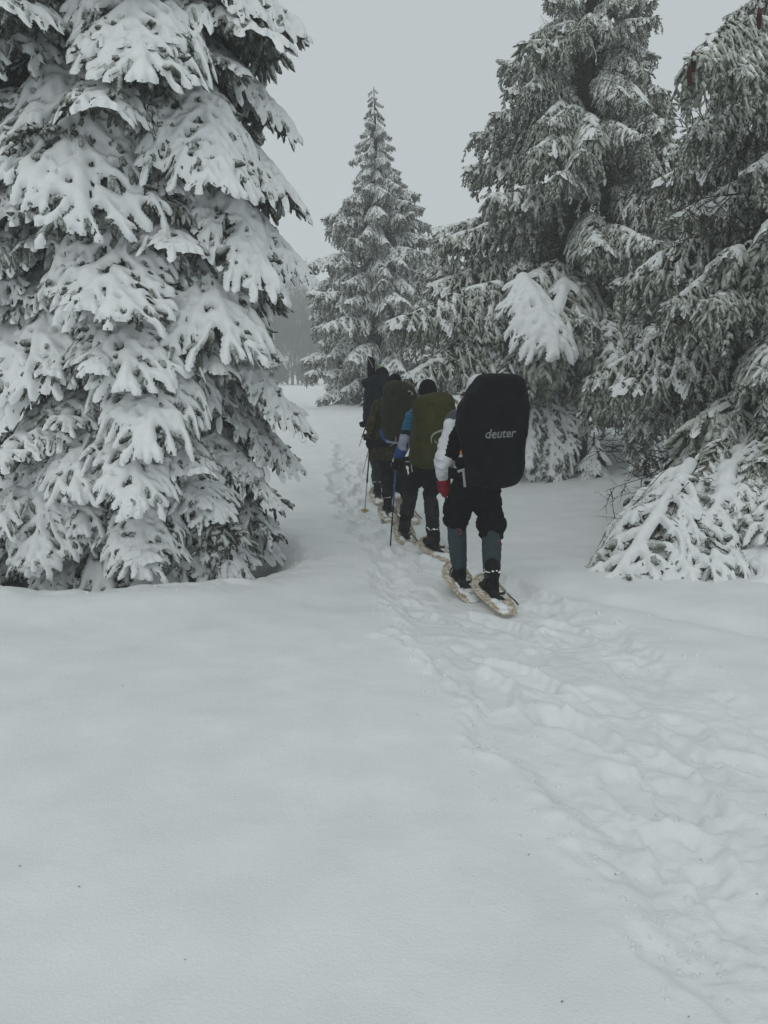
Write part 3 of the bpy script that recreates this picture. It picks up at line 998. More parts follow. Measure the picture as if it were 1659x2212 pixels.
# ---- snowshoes
def shoe_meshes():
    """origin under the ball of the foot, +y = toe"""
    L0, L1, Wm = -.39, .22, .118
    def hw(y):
        t = (y - L0) / (L1 - L0)
        return Wm * np.interp(t, [0, .03, .08, .25, .55, .75, .88, .95, .985, 1], [.30, .46, .56, .72, .94, 1, .90, .68, .42, .12])
    ys = np.concatenate([np.linspace(L0, L1 - .12, 34), np.linspace(L1 - .11, L1, 22)])
    up = lambda y: .07 * np.clip((y - .08) / .14, 0, 1) ** 2
    right = np.stack([hw(ys), ys, up(ys)], -1)
    left = right[::-1] * [-1, 1, 1]
    loop = np.concatenate([right, left])
    n = len(loop)
    # notched rim
    V, F, S = [], [], 8
    T = np.roll(loop, -1, 0) - np.roll(loop, 1, 0)
    for i in range(n):
        X, Y = frame_of(T[i], np.array([0, 0, 1.0]))
        r = .0105 * (1.10 if (i // 2) % 2 else .94)
        for k in range(S):
            q = k * 2 * math.pi / S
            V.append(loop[i] + X * r * 1.15 * math.cos(q) + Y * r * math.sin(q))
    for i in range(n):
        for k in range(S):
            F.append([i * S + k, i * S + (k + 1) % S, ((i + 1) % n) * S + (k + 1) % S, ((i + 1) % n) * S + k])
    rim = (V, F)
    # deck: plate with slots, built as bars
    slats = []
    for y in np.arange(L0 + .05, L1 - .04, .046):
        w = hw(y) - .004
        slats.append(limb([(-w, y, float(up(y)) + .002), (-w * .5, y + .008, float(up(y)) + .004), (w * .5, y + .008, float(up(y)) + .004), (w, y, float(up(y)) + .002)], [.017, .019, .019, .017], side=(0, 1, 0), flat=[.3] * 4, S=8, sub=1))
    for x in (-.055, -.02, .02, .055):
        yy = np.linspace(L0 + .06 + abs(x), L1 - .06 - abs(x) * .6, 8)
        slats.append(limb([(x * (.75 + .25 * (hw(y) / Wm)), y, float(up(y)) + .004) for y in yy], [.011] * 8, side=(1, 0, 0), flat=[.4] * 8, S=6, sub=1))
    pl, pf = [], []
    for y in np.linspace(L0 + .012, L1 - .012, 26):
        w = float(hw(y)) - .002
        for x in (-w, -w * .5, 0, w * .5, w):
            pl += [(x, y, float(up(y)) + .003), (x, y, float(up(y)) - .005)]
    for i in range(25):
        for k in range(4):
            a0_ = (i * 5 + k) * 2; b0_ = a0_ + 10
            pf += [[a0_, a0_ + 2, b0_ + 2, b0_], [a0_ + 1, b0_ + 1, b0_ + 3, a0_ + 3]]
    slats.append((np.array(pl), pf))
    deck = join(slats)
    # binding plate, toe straps, heel loop
    bd = [limb([(0, -.17, .016), (0, .09, .016)], [.048, .05], side=(1, 0, 0), flat=[.18, .18], S=12)]
    for y in (.075, .03):
        q = np.linspace(0, math.pi, 11)
        bd.append(strap([(.062 * math.cos(k), y, .012 + .088 * math.sin(k) ** .7) for k in q], .022, .004, nrm=[(math.cos(k), 0, math.sin(k)) for k in q]))
    q = np.linspace(-math.pi * .08, -math.pi * .92, 13)
    bd.append(strap([(.056 * math.cos(k), -.12 + .075 * math.sin(k), .075) for k in q], .024, .004, nrm=[(math.cos(k), math.sin(k), 0) for k in q]))
    bd.append(strap([(.052, -.19, .075), (.075, -.2, .05), (.1, -.24, .03), (.115, -.28, .012)], .014, .003, nrm=(0, 0, 1)))
    bind = join(bd)
    return rim, deck, bind


_rim, _deck, _bind = shoe_meshes()
SNOWSHOE = {}


def clump(cx, cy, cz, rx, ry, rz, seed):
    V, F = ball((0, 0, 0), (rx, ry, rz), S=14, K=9)
    V = np.asarray(V)
    V = V * (1 + .35 * noise3(V, 22, seed) + .2 * noise3(V, 55, seed + 3))[:, None]
    return V + np.array([cx, cy, cz]), F


def snowshoe(label, foot, heading, tilt, lift=0.0, seed=0):
    """heading = yaw of the toe (0 = away from the camera, positive = to the left)"""
    e = Euler((tilt, 0, heading))
    th = thing('snowshoe', label, 'snowshoe', (foot.x, foot.y, foot.z), 0, 'snowshoes on the hikers\' feet')
    th.rotation_euler = e
    if not SNOWSHOE:
        for nm, vf, m in (('rim', _rim, M_TANR), ('deck', _deck, M_TAN), ('binding', _bind, M_RUBBER)):
            o = plain(nm, vf, m, None)
            SNOWSHOE[nm] = o.data
            o.parent = th
    else:
        for nm in ('rim', 'deck', 'binding'):
            obj(nm, SNOWSHOE[nm], th)
    rg_ = random.Random(seed)
    prims = []
    for k in range(9):
        y = rg_.uniform(-.38, -.02) if k < 7 else rg_.uniform(.1, .2)
        x = rg_.uniform(-.05, .05) * (1 if y > -.25 else .6)
        prims.append(clump(x, y, .012, rg_.uniform(.02, .05), rg_.uniform(.03, .08), rg_.uniform(.007, .016), seed * 10 + k))
    o = plain('caked_snow', join(prims), M_SNOWB, None)
    o.parent = th
    return th


def boot(person, ankle, heading, tilt, m=None, name='boot', high=.14):
    e = Euler((tilt, 0, heading)).to_matrix()
    A = np.array(tuple(ankle))
    f = lambda x, y, z: A + np.array(e @ Vector((x, y, z)))
    prims = [limb([A + np.array([0, 0, high]), A + np.array([0, 0, .03]), f(0, -.015, -.05)], [.058, .054, .052], side=tuple(e @ Vector((1, 0, 0))), flat=[1.1, 1.15, 1.2]),
             limb([f(0, -.05, -.065), f(0, .05, -.06), f(0, .13, -.07), f(0, .19, -.08)], [.045, .05, .05, .04], side=tuple(e @ Vector((1, 0, 0))), flat=[.9, .95, .75, .6]),
             limb([f(0, -.06, -.095), f(0, .08, -.095), f(0, .19, -.095)], [.044, .048, .042], side=tuple(e @ Vector((1, 0, 0))), flat=[.4, .4, .4])]
    o = blob(name, prims, m or M_BOOT, person, voxel=.009, smooth=2, wr=.003, wscale=30)
    # laces, cuff and snow stuck to the boot
    rg_ = random.Random(int(A[0] * 1000))
    pr_ = []
    for k in range(12):
        q = k * .52
        pr_.append(clump(*(A + np.array([.056 * math.cos(q), .056 * math.sin(q), rg_.gauss(.10, .008)])), rg_.uniform(.006, .022), rg_.uniform(.006, .02), rg_.uniform(.003, .009), k))
    sn = plain('caked_snow', join(pr_), M_SNOWB, None)
    put(sn, o)
    return o


def person(label, J, yaw, mats, group='hikers walking in single file', fat=1.0):
    """body as one continuous figure; clothing as children. J = joints in world space"""
    base = Vector(((J['la'].x + J['ra'].x) / 2, (J['la'].y + J['ra'].y) / 2, min(J['la'].z, J['ra'].z) - .12))
    p = thing('person', label, 'person', base, yaw, group)
    e = Euler((0, 0, yaw)).to_matrix()
    sd = tuple(e @ Vector((1, 0, 0)))
    fw = e @ Vector((0, 1, 0))
    J['side'], J['fw'], J['e'] = sd, fw, e
    hd = J['head']
    up = (hd - J['neck']).normalized()
    s_ = Vector(sd)
    hf = lambda x, y, z: hd + s_ * x + fw * y + Vector((0, 0, z))
    B = [limb([J['pelvis'], J['waist'], J['chest'], J['chest'].lerp(J['neck'], .72)], [.15 * fat, .135 * fat, .155 * fat, .12 * fat], side=sd, flat=[.68, .68, .66, .6]),
         limb([J['chest'].lerp(J['neck'], .7), J['neck'], hd], [.075, .058, .06], side=sd),
         limb([J['lsh'], J['chest'].lerp(J['neck'], .6), J['rsh']], [.062, .085, .062], side=tuple(fw)),
         ball(hf(0, .005, .02), (.076, .095, .112), Euler((0, 0, yaw)).to_matrix()),
         ball(hf(0, .045, -.045), (.055, .058, .065), Euler((0, 0, yaw)).to_matrix()),
         limb([hf(0, .095, .012), hf(0, .118, -.022)], [.010, .015], side=sd, S=8),
         limb([hf(-.022, .098, -.055), hf(.022, .098, -.055)], [.008, .008], side=(0, 0, 1), S=8),
         ball(hf(-.08, -.005, 0), (.012, .026, .034), Euler((0, 0, yaw)).to_matrix()),
         ball(hf(.08, -.005, 0), (.012, .026, .034), Euler((0, 0, yaw)).to_matrix())]
    for k in 'lr':
        B.append(limb([J[k + 'sh'], J[k + 'el'], J[k + 'wr'], J[k + 'wr'] + (J[k + 'wr'] - J[k + 'el']).normalized() * .05], [.052, .042, .028, .03], side=sd))
        B.append(limb([J[k + 'hip'], J[k + 'kn'], J[k + 'kn'].lerp(J[k + 'a'], .35), J[k + 'a']], [.076 * fat, .046, .044, .034], side=sd))
        B.append(limb([J[k + 'a'] + Vector((0, 0, -.05)), J[k + 'a'] + fw * .13 + Vector((0, 0, -.075))], [.036, .03], side=sd))
    eyes = []
    blob('body', B, M_SKIN, p, voxel=.013, smooth=3)
    for x in (-.03, .03):
        plain('eye', ball(hf(x, .083, .012), (.011, .010, .008)), M_WHITE, p)
    return p


def jacket(p, J, mats, pick=None, hem=.06, puff=1.0, wr=.011, sleeve=1.0, seed=0, voxel=.012):
    sd = J['side']
    pe = J['pelvis'] + Vector((0, 0, hem))
    prims = [limb([pe, J['waist'], J['chest'], J['chest'].lerp(J['neck'], .75)], [.195 * puff, .175 * puff, .20 * puff, .15], side=sd, flat=[.7, .7, .7, .68]),
             limb([J['lsh'], J['chest'].lerp(J['neck'], .6), J['rsh']], [.082 * puff, .105, .082 * puff], side=tuple(J['fw'])),
             limb([J['chest'].lerp(J['neck'], .7), J['neck'], J['neck'].lerp(J['head'], .3)], [.1, .085, .082], side=sd)]
    for k in 'lr':
        prims.append(limb([J[k + 'sh'], J[k + 'sh'].lerp(J[k + 'el'], .5), J[k + 'el'], J[k + 'el'].lerp(J[k + 'wr'], .5), J[k + 'wr']],
                          [.082 * sleeve, .074 * sleeve, .066 * sleeve, .060 * sleeve, .05 * sleeve], side=sd))
    return blob('jacket', prims, mats, p, voxel=voxel, smooth=4, wr=wr, wscale=10, pick=pick, seed=seed)


def trousers(p, J, mats, to=1.0, w=1.0, pick=None, wr=.016, cuff=None, seed=0, name='trousers'):
    sd = J['side']
    prims = [limb([J['lhip'].lerp(J['pelvis'], .5) + Vector((0, 0, .10)), J['pelvis'].lerp(J['lhip'].lerp(J['rhip'], .5), .5), J['lhip'].lerp(J['rhip'], .5) + Vector((0, 0, -.02))], [.16, .175, .15], side=sd, flat=[.75, .78, .75])]
    for k in 'lr':
        hip, kn, a = J[k + 'hip'], J[k + 'kn'], J[k + 'a']
        if to < .75:      # knee breeches, bloused over the knee
            e1 = kn.lerp(a, to)
            prims.append(limb([hip, hip.lerp(kn, .5), kn.lerp(hip, .12), kn.lerp(e1, .7), e1], [.112 * w, .112 * w, .112 * w, .105 * w, .082], side=sd))
        else:
            prims.append(limb([hip, hip.lerp(kn, .5), kn, kn.lerp(a, .5), a + Vector((0, 0, .10 * (to < .98)))], [.108 * w, .096 * w, .082 * w, .075 * w, .068 * w], side=sd))
    return blob(name, prims, mats, p, voxel=.012, smooth=3, wr=wr, wscale=9, pick=pick, seed=seed)


def cap(p, J, m, h=.0, band=True, size=1.0, parent_name='cap'):
    hd, sd, fw = J['head'], Vector(J['side']), J['fw']
    rot = J['e']
    prims = [ball(hd + Vector((0, 0, .035)) - fw * .005, (.09 * size, .108 * size, .102 * size), rot), ball(hd + Vector((0, 0, .0)) - fw * .022, (.091 * size, .094 * size, .06 * size), rot)]
    return blob(parent_name, prims, m, p, voxel=.01, smooth=3, wr=.003, wscale=25)


# ---- rucksacks
class Pack:
    """local frame: x right, z up, outward face towards -y; prof rows = (z, half width, depth, x shift)"""

    def __init__(s, name, label, origin, rot, prof, m, n=3.0, folds=.006, seed=0, group='rucksacks of the hikers', gather=0):
        s.prof = np.array(prof)
        s.n = n
        s.th = thing(name, label, 'rucksack', origin, 0, group)
        s.th.rotation_euler = rot
        s.seed, s.folds, s.gather = seed, folds, gather
        K, S = 56, 64
        z = np.linspace(s.prof[0, 0], s.prof[-1, 0], K)
        a = np.arange(S) * 2 * math.pi / S
        V = []
        for zz in z:
            hw, dp, sh = s.at(zz)
            for q in a:
                cx, sy = math.cos(q), math.sin(q)
                k = (abs(cx) ** n + abs(sy) ** n) ** (-1 / n)
                x = cx * k * hw
                y = sy * k * (dp if sy < 0 else .07)
                V.append((x + sh, y, zz))
        V = np.array(V)
        C = V * [0, 0, 1]
        out = V - C
        out /= np.linalg.norm(out, axis=1, keepdims=True) + 1e-9
        V = V + out * s.fold(V)[:, None]
        i = np.arange(K * S).reshape(K, S)
        j = np.roll(i, -1, 1)
        F = np.stack([i[:-1], j[:-1], j[1:], i[1:]], -1).reshape(-1, 4).tolist()
        F += [list(range(S))[::-1], list(range((K - 1) * S, K * S))]
        o = plain('cover', (V, F), m, None)
        o.parent = s.th

    def at(s, z):
        return [float(np.interp(z, s.prof[:, 0], s.prof[:, i])) for i in (1, 2, 3)]

    def fold(s, V):
        d = s.folds * (noise3(V, 5, s.seed) + .7 * (1 - 2.4 * np.abs(noise3(V * [1, 1, .4] + V[:, [2, 0, 1]] * [.3, 0, 0], 9, s.seed + 7))) + .4 * (1 - 2.5 * np.abs(noise3(V * [.6, 1, 1.1], 17, s.seed + 9))))
        if s.gather:
            d = d + s.gather * np.clip(1 - (V[:, 2] - s.prof[0, 0]) / .2, 0, 1) * np.sin(V[:, 0] * 95 + 3 * V[:, 2])
        return d

    def surf(s, x, z, off=.007):
        hw, dp, sh = s.at(z)
        t = min(.97, abs((x - sh) / hw))
        y = -dp * (1 - t ** s.n) ** (1 / s.n)
        p = np.array([[x, y, z]])
        return np.array([x, y - off - float(s.fold(p)[0]), z])

    def ribbon(s, pts, w, m, name, th=.003):
        P = [s.surf(x, z) for x, z in pts]
        o = plain(name, strap(P, w, th), m, None)
        o.parent = s.th
        return o


def rounded(prof, r=.07, k=6):
    """round the top and bottom ends of a pack profile"""
    p = np.array(prof, float)
    z0, z1_ = p[0, 0], p[-1, 0]
    out = []
    f = lambda z: [np.interp(z, p[:, 0], p[:, i]) for i in (1, 2, 3)]
    for q in np.linspace(0, 1, k):
        u = 1 - math.sqrt(max(0, 1 - (1 - q) ** 2))
        a, b, c = f(z0 + r * q)
        out.append((z0 + r * q, max(.02, a - r * u * 1.0), max(.02, b - r * u), c))
    mid = [tuple(x) for x in p if z0 + r < x[0] < z1_ - r]
    out += mid
    for q in np.linspace(1, 0, k):
        u = 1 - math.sqrt(max(0, 1 - (1 - q) ** 2))
        a, b, c = f(z1_ - r * q)
        out.append((z1_ - r * q, max(.02, a - r * u), max(.02, b - r * u), c))
    return out


def harness(P, J, m, belt=None, z_top=None):
    """shoulder straps and hip belt of a worn rucksack"""
    fw, sd = J['fw'], Vector(J['side'])
    for k, sg in (('l', -1), ('r', 1)):
        sh = J['chest'].lerp(J['neck'], .62) + sd * sg * .115
        pts = [sh - fw * .12 + Vector((0, 0, -.06)), sh - fw * .03 + Vector((0, 0, .085)), sh + fw * .09 + Vector((0, 0, .03)), sh + fw * .15 + Vector((0, 0, -.16)), J['waist'] + sd * sg * .19 + fw * .10 + Vector((0, 0, .13)), J['waist'] + sd * sg * .215 - fw * .04 + Vector((0, 0, .08))]
        nr = [-fw + Vector((0, 0, .4)), Vector((0, 0, 1)), fw + Vector((0, 0, .8)), fw, fw + sd * sg, sd * sg]
        o = plain('shoulder_strap', strap(pts, .055, .012, nrm=[tuple(n_.normalized()) for n_ in nr]), m, None)
        put2(o, P.th)
    c = J['waist'].lerp(J['pelvis'], .55)
    q = np.linspace(-math.pi * .5, math.pi * 1.5, 29)
    pts = [c + sd * (.215 * math.cos(k)) + fw * (.158 * math.sin(k)) for k in q]
    nr = [tuple((sd * math.cos(k) + fw * math.sin(k)).normalized()) for k in q]
    o = plain('hip_belt', strap(pts, .085, .014, nrm=nr), belt or m, None)
    put2(o, P.th)


def put2(o, th):
    w = Matrix.LocRotScale(th.location, th.rotation_euler, None)
    o.data.transform(w.inverted())
    o.parent = th


# ================= last hiker: white and black jacket, black rain cover
FT = .175
def foot(px, py):
    """ankle above the snow on the line of sight through a picture point"""
    lo, hi = 3.0, 16.0
    for _ in range(40):
        m = (lo + hi) / 2
        p = at(px, py, m)
        if p.z > gz(p.x, p.y) + FT: lo = m
        else: hi = m
    return at(px, py, lo)


def z1p(x, y): return (1280 + .3481 * x) * .72, (1080 + .3481 * y) * .72
def z3p(x, y): return 777.6 + .14756 * x, 1008 + .14756 * y
def z2p(x, y): return 748.8 + .16927 * x, 748.8 + .16927 * y


la, ra = foot(*z1p(283, 1835)), foot(*z1p(562, 1920))
Yc = (la.y + ra.y) / 2 + .04
print('H4 ankles', la, ra)
J4 = dict(pelvis=z1(425, 1020, Yc), waist=z1(420, 900, Yc + .02), chest=z1(425, 640, Yc + .08), neck=z1(420, 410, Yc + .16), head=z1(440, 270, Yc + .24),
          lsh=z1(268, 520, Yc + .06), lel=z1(150, 850, Yc - .02), lwr=z1(150, 1000, Yc + .16),
          rsh=z1(585, 520, Yc + .14), rel=z1(690, 830, Yc + .12), rwr=z1(585, 960, Yc + .34),
          lhip=z1(335, 1100, Yc), lkn=z1(250, 1335, Yc + .10), la=la, rhip=z1(505, 1100, Yc + .02), rkn=z1(558, 1445, Yc + .07), ra=ra)
p4 = person('hiker in white and black jacket, red glove and short black breeches walking last', J4, R(20), None)


def pick4(c):
    # 0 white, 1 black panels, 2 slate yoke, 3 orange
    c = c + np.array(tuple(p4.location)) * 0
    sh, el, wr = (np.array(tuple(J4[k])) for k in ('lsh', 'lel', 'lwr'))
    side = np.array(J4['side'])
    out = np.zeros(len(c), int)
    for k in 'lr':
        sh, el = np.array(tuple(J4[k + 'sh'])), np.array(tuple(J4[k + 'el']))
        ax = el - sh
        t = ((c - sh) @ ax) / (ax @ ax)
        ctr = sh + t[:, None] * ax
        dist = np.linalg.norm(c - ctr, axis=1)
        sg = -1 if k == 'l' else 1
        lat = ((c - ctr) @ side) * sg
        arm = (dist < .12) & (t > -.35) & (t < 1.12)
        wedge = arm & (t > .22) & (t < .98) & (lat < .05 - .04 * np.abs(t - .5))
        out[wedge] = 1
        out[arm & (t < .08) & (lat > -.06)] = 2
    rel = c - np.array(tuple(J4['waist']))
    torso = np.abs(rel @ side) < .17
    z = rel[:, 2]
    out[torso & (z < -.0)] = 1
    s_ = rel @ side
    ph = (z > .085) & (z < .15) & (s_ < -.10) & (s_ > -.21)
    out[ph & (out == 0)] = 3
    return out


jacket(p4, J4, [M_WHITE, M_BLACK, M_SHGREY, M_ORANGE], pick4, hem=.05, puff=1.02, sleeve=1.16, seed=3, voxel=.008)
trousers(p4, J4, [M_BLACK], to=.17, w=1.0, wr=.02, seed=5, name='breeches')
for k in 'lr':
    kn, a = J4[k + 'kn'], J4[k + 'a']
    blob('sock', [limb([kn.lerp(a, .05), kn.lerp(a, .4), kn.lerp(a, .75), a + Vector((0, 0, .06))], [.076, .079, .07, .062], side=J4['side'])], M_TEAL, p4, voxel=.01, smooth=2, wr=.003, wscale=20)
    hem = kn.lerp(a, .19) + Vector((.04 if k == 'r' else -.0, -.085, -.005))
    plain('drawcord', limb([hem, hem + Vector((.02, -.01, -.01)), hem + Vector((.03, -.005, -.04)), hem + Vector((.01, 0, -.05))], [.005, .004, .004, .004], S=6), M_REDC, p4)
boot(p4, la, R(13), R(9)); boot(p4, ra, R(20), R(7))
cap(p4, J4, M_WHITE, size=1.04, parent_name='hood')
hand4 = z1(150, 1085, Yc + .24)
tip4 = z1(272, 1790, Yc + .62); tip4 = down(tip4, -.03)
ax4 = (hand4 - tip4).normalized()
glove(p4, J4['lwr'], hand4, ax4, J4['lel'], M_RED, -Vector(J4['side']), seed=2, sc=1.25, cuff=.05)
glove(p4, J4['rwr'], J4['rwr'] + Vector((0, .07, -.04)), (0, -.2, 1), J4['rel'], M_RED, Vector(J4['side']), seed=3, sc=1.15)
pole('black pole held in the red glove of the last hiker', hand4, tip4, M_RUBBER, M_RUBBER, M_RUBBER)
hr4 = J4['rwr'] + Vector((0, .07, -.04))
snowshoe('tan snowshoe on the left foot of the hiker with the black rucksack', down(Vector((la.x, la.y, 0)), .115), R(12), R(13), seed=1)
snowshoe('tan snowshoe on the right foot of the hiker with the black rucksack', down(Vector((ra.x, ra.y, 0)), .095), R(12), R(9), seed=2)

yb = Yc - .13
o4 = z1(560, 1085, yb)
top4 = z1(552, 118, yb + .06)
hgt = top4.z - o4.z
k4 = hgt / 963
prof4 = [(0, 170, .15, 0), (50, 235, .2, 4), (130, 262, .25, 8), (260, 272, .28, 2), (400, 284, .30, -10), (530, 300, .31, -26), (680, 296, .30, -24), (760, 272, .28, -10), (850, 235, .25, 10), (910, 205, .22, 22), (963, 178, .18, 28)]
P4 = Pack('rucksack', 'big black rain covered rucksack with pale lettering worn by the last hiker', o4, Euler((R(3), 0, R(9))),
          rounded([(a * k4, b * k4 * .965, c, d * k4) for a, b, c, d in prof4], .045), M_PACKBLK, n=3.4, folds=.014, seed=4, gather=.004)
harness(P4, J4, M_BLACK)


def lettering(P, text, x0, zc, width, height, m, name, italic=.12, tilt=0.0):
    fc = D.curves.new('text', 'FONT')
    fc.body = text
    fc.offset = .012
    fc.resolution_u = 3
    to = D.objects.new('text', fc)
    COL.objects.link(to)
    bpy.context.view_layer.update()
    me = D.meshes.new_from_object(to.evaluated_get(bpy.context.evaluated_depsgraph_get()))
    D.objects.remove(to)
    # finer mesh, so that the print can follow the cloth
    import bmesh
    bm = bmesh.new(); bm.from_mesh(me)
    bmesh.ops.triangulate(bm, faces=bm.faces)
    bmesh.ops.subdivide_edges(bm, edges=[e for e in bm.edges if e.calc_length() > .12], cuts=2)
    bmesh.ops.solidify(bm, geom=bm.faces[:], thickness=.05) if False else None
    bm.to_mesh(me); bm.free()
    n = len(me.vertices)
    co = np.empty(n * 3, np.float32); me.vertices.foreach_get('co', co); co = co.reshape(-1, 3)
    mnx, mxx = co[:, 0].min(), co[:, 0].max()
    mny = co[:, 1].min()
    sx = width / (mxx - mnx)
    xh = height / (co[:, 1].max() - mny)
    out = []
    for c in co:
        x = x0 + (c[0] - mnx) * sx + (c[1] - mny) * xh * italic
        z = zc + (c[1] - mny) * xh + (c[0] - mnx) * sx * tilt
        out.append(P.surf(x, z, .006))
    me.vertices.foreach_set('co', np.array(out, np.float32).ravel())
    me.materials.clear(); me.materials.append(m)
    me.update()
    me.name = name
    o = obj(name, me, P.th)
    return o


lettering(P4, 'deuter', (490 - 660) * k4, (1085 - 632) * k4, 258 * k4, 78 * k4, M_PRINT, 'lettering', tilt=.035)
pw = J4['waist'].lerp(J4['pelvis'], .5) + Vector(J4['side']) * -.205
wp = [z1(318, 955, Yc - .17), z1(322, 1000, Yc - .17), z1(330, 1095, Yc - .165)]
o = plain('webbing_strap', strap(wp, .02, .003), M_WEB, None); put2(o, P4.th)
o = plain('webbing_strap', strap([z1(268, 962, Yc - .14), z1(300, 952, Yc - .165), z1(345, 935, Yc - .17)], .02, .003, nrm=(0, -1, .1)), M_WEB, None); put2(o, P4.th)
blob('side_pocket', [ball(z1(295, 890, Yc - .1), (.05, .05, .05))], M_PACKBLK, None, voxel=.01, smooth=3)
put2(D.objects['side_pocket'], P4.th)

# ================= third hiker: blue striped jacket, olive cover with a printed arc
la, ra = foot(*z3p(655, 840)), foot(*z3p(1080, 1040))
Yc = (la.y + ra.y) / 2
print('H3 ankles', la, ra, Yc)
J3 = dict(pelvis=z2(1010, 1540, Yc), waist=z2(1020, 1360, Yc + .03), chest=z2(1050, 1030, Yc + .1), neck=z2(1045, 740, Yc + .18), head=z2(1035, 585, Yc + .24),
          lsh=z2(838, 890, Yc + .1), lel=z2(728, 1250, Yc), lwr=z2(655, 1425, Yc + .1),
          rsh=z2(1262, 890, Yc + .1), rel=z2(1390, 1250, Yc), rwr=z2(1400, 1420, Yc + .2),
          lhip=z2(920, 1610, Yc), lkn=z3(760, 330, Yc + .30), la=la, rhip=z2(1090, 1610, Yc - .02), rkn=z3(1035, 460, Yc + .02), ra=ra)
p3 = person('hiker in blue striped jacket and black cap with an olive rucksack, second from the back', J3, R(12), None, fat=.95)


def pick3(c):
    out = np.zeros(len(c), int)         # 0 striped blue, 1 dark, 2 lavender, 3 plain blue
    for k in 'lr':
        sh, el, wr = (np.array(tuple(J3[k + q])) for q in ('sh', 'el', 'wr'))
        ax = el - sh
        t = ((c - sh) @ ax) / (ax @ ax)
        d = np.linalg.norm(c - sh - t[:, None] * ax, axis=1)
        lat = ((c - sh - t[:, None] * ax) @ np.array(J3['side'])) * (-1 if k == 'l' else 1)
        arm = (d < .13) & (t > .25)
        out[arm & (t > .55) & (lat > -.02)] = 1
        out[arm & (t > .72)] = 2
        ax2 = wr - el
        t2 = ((c - el) @ ax2) / (ax2 @ ax2)
        d2 = np.linalg.norm(c - el - t2[:, None] * ax2, axis=1)
        out[(d2 < .12) & (t2 > .15)] = 3
    return out


jacket(p3, J3, [M_STRIPE, M_DGREY, M_LAV, M_BLUE], pick3, hem=.03, puff=.95, sleeve=.95, seed=13)
trousers(p3, J3, [M_BLACK], w=.9, wr=.017, seed=15)
for k in 'lr':
    kn, a = J3[k + 'kn'], J3[k + 'a']
    blob('gaiter', [limb([kn.lerp(a, .12), kn.lerp(a, .45), kn.lerp(a, .8), a + Vector((0, 0, -.02))], [.078, .078, .062, .07], side=J3['side'])], M_DGREY, p3, voxel=.01, smooth=2, wr=.006, wscale=12)
boot(p3, la, R(8), R(12)); boot(p3, ra, R(22), R(5))
cap(p3, J3, M_BLACK, size=1.08)
hand3 = z2(632, 1500, Yc + .12)
tip3 = z3(440, 1118, 8.5); tip3 = down(tip3, -.03)
glove(p3, J3['lwr'], hand3, (hand3 - tip3).normalized(), J3['lel'], [M_BLACK, M_WHITE], -Vector(J3['side']), seed=7, sc=1.15)
blob('glove_cuff', [limb([J3['lwr'].lerp(J3['lel'], -.15), J3['lwr'].lerp(J3['lel'], -.5)], [.052, .048])], M_WHITE, p3, voxel=.008, smooth=2, wr=.003, wscale=30)
hr3 = J3['rwr'] + Vector((0, .07, -.03))
glove(p3, J3['rwr'], hr3, (0, -.2, 1), J3['rel'], M_BLACK, Vector(J3['side']), seed=8, sc=1.1)
pole('pole with bright blue upper shaft planted beside the hiker in the blue jacket', hand3, tip3, M_BLUEP, M_RUBBER, None)
snowshoe('tan snowshoe on the forward left foot of the hiker in the blue jacket', down(Vector((la.x, la.y, 0)), .06), R(7), R(13), seed=3)
snowshoe('tan snowshoe on the rear right foot of the hiker in the blue jacket', down(Vector((ra.x, ra.y, 0)), .055), R(20), R(5), seed=4)
yb = Yc - .13
o3 = z2(1085, 1560, yb)
k3 = (z2(1085, 590, yb + .08).z - o3.z) / 970
prof3 = [(0, 140, .12, -20), (60, 235, .2, -40), (150, 272, .25, -22), (400, 272, .27, -8), (650, 268, .27, 8), (800, 262, .25, 12), (880, 245, .23, 18), (930, 215, .2, 35), (985, 120, .13, 95)]
P3 = Pack('rucksack', 'olive green covered rucksack with a pale arc emblem on the second hiker from the back', o3, Euler((R(3), 0, R(8))),
          rounded([(a * k3, b * k3, c, d * k3) for a, b, c, d in prof3], .07), M_OLIVE, n=2.8, folds=.014, seed=21, gather=.009)
harness(P3, J3, M_BLACK)
zz = lambda pts: [((x - 1085) * k3, (1560 - y) * k3) for x, y in pts]
P3.ribbon(zz([(1012, 1190), (1000, 1150), (1006, 1100), (1035, 1065), (1085, 1042), (1140, 1028), (1195, 1030), (1230, 1042)]), [.008, .012, .016, .018, .02, .026, .02, .008], M_PRINT2, 'arc_emblem')
P3.ribbon(zz([(1135, 1045), (1170, 1065), (1195, 1095), (1185, 1130), (1160, 1150), (1172, 1180)]), [.014, .03, .034, .022, .016, .01], M_PRINT2, 'arc_emblem')
P3.ribbon(zz([(1040, 1148), (1058, 1172), (1085, 1190)]), [.008, .018, .008], M_PRINT2, 'arc_emblem')
for pts in ([(832, 1490), (826, 1530), (838, 1600)], [(752, 1470), (780, 1466), (806, 1470)]):
    o = plain('webbing_strap', strap([z2(x, y, Yc - .2) for x, y in pts], .014, .003), M_WEB, None); put2(o, P3.th)

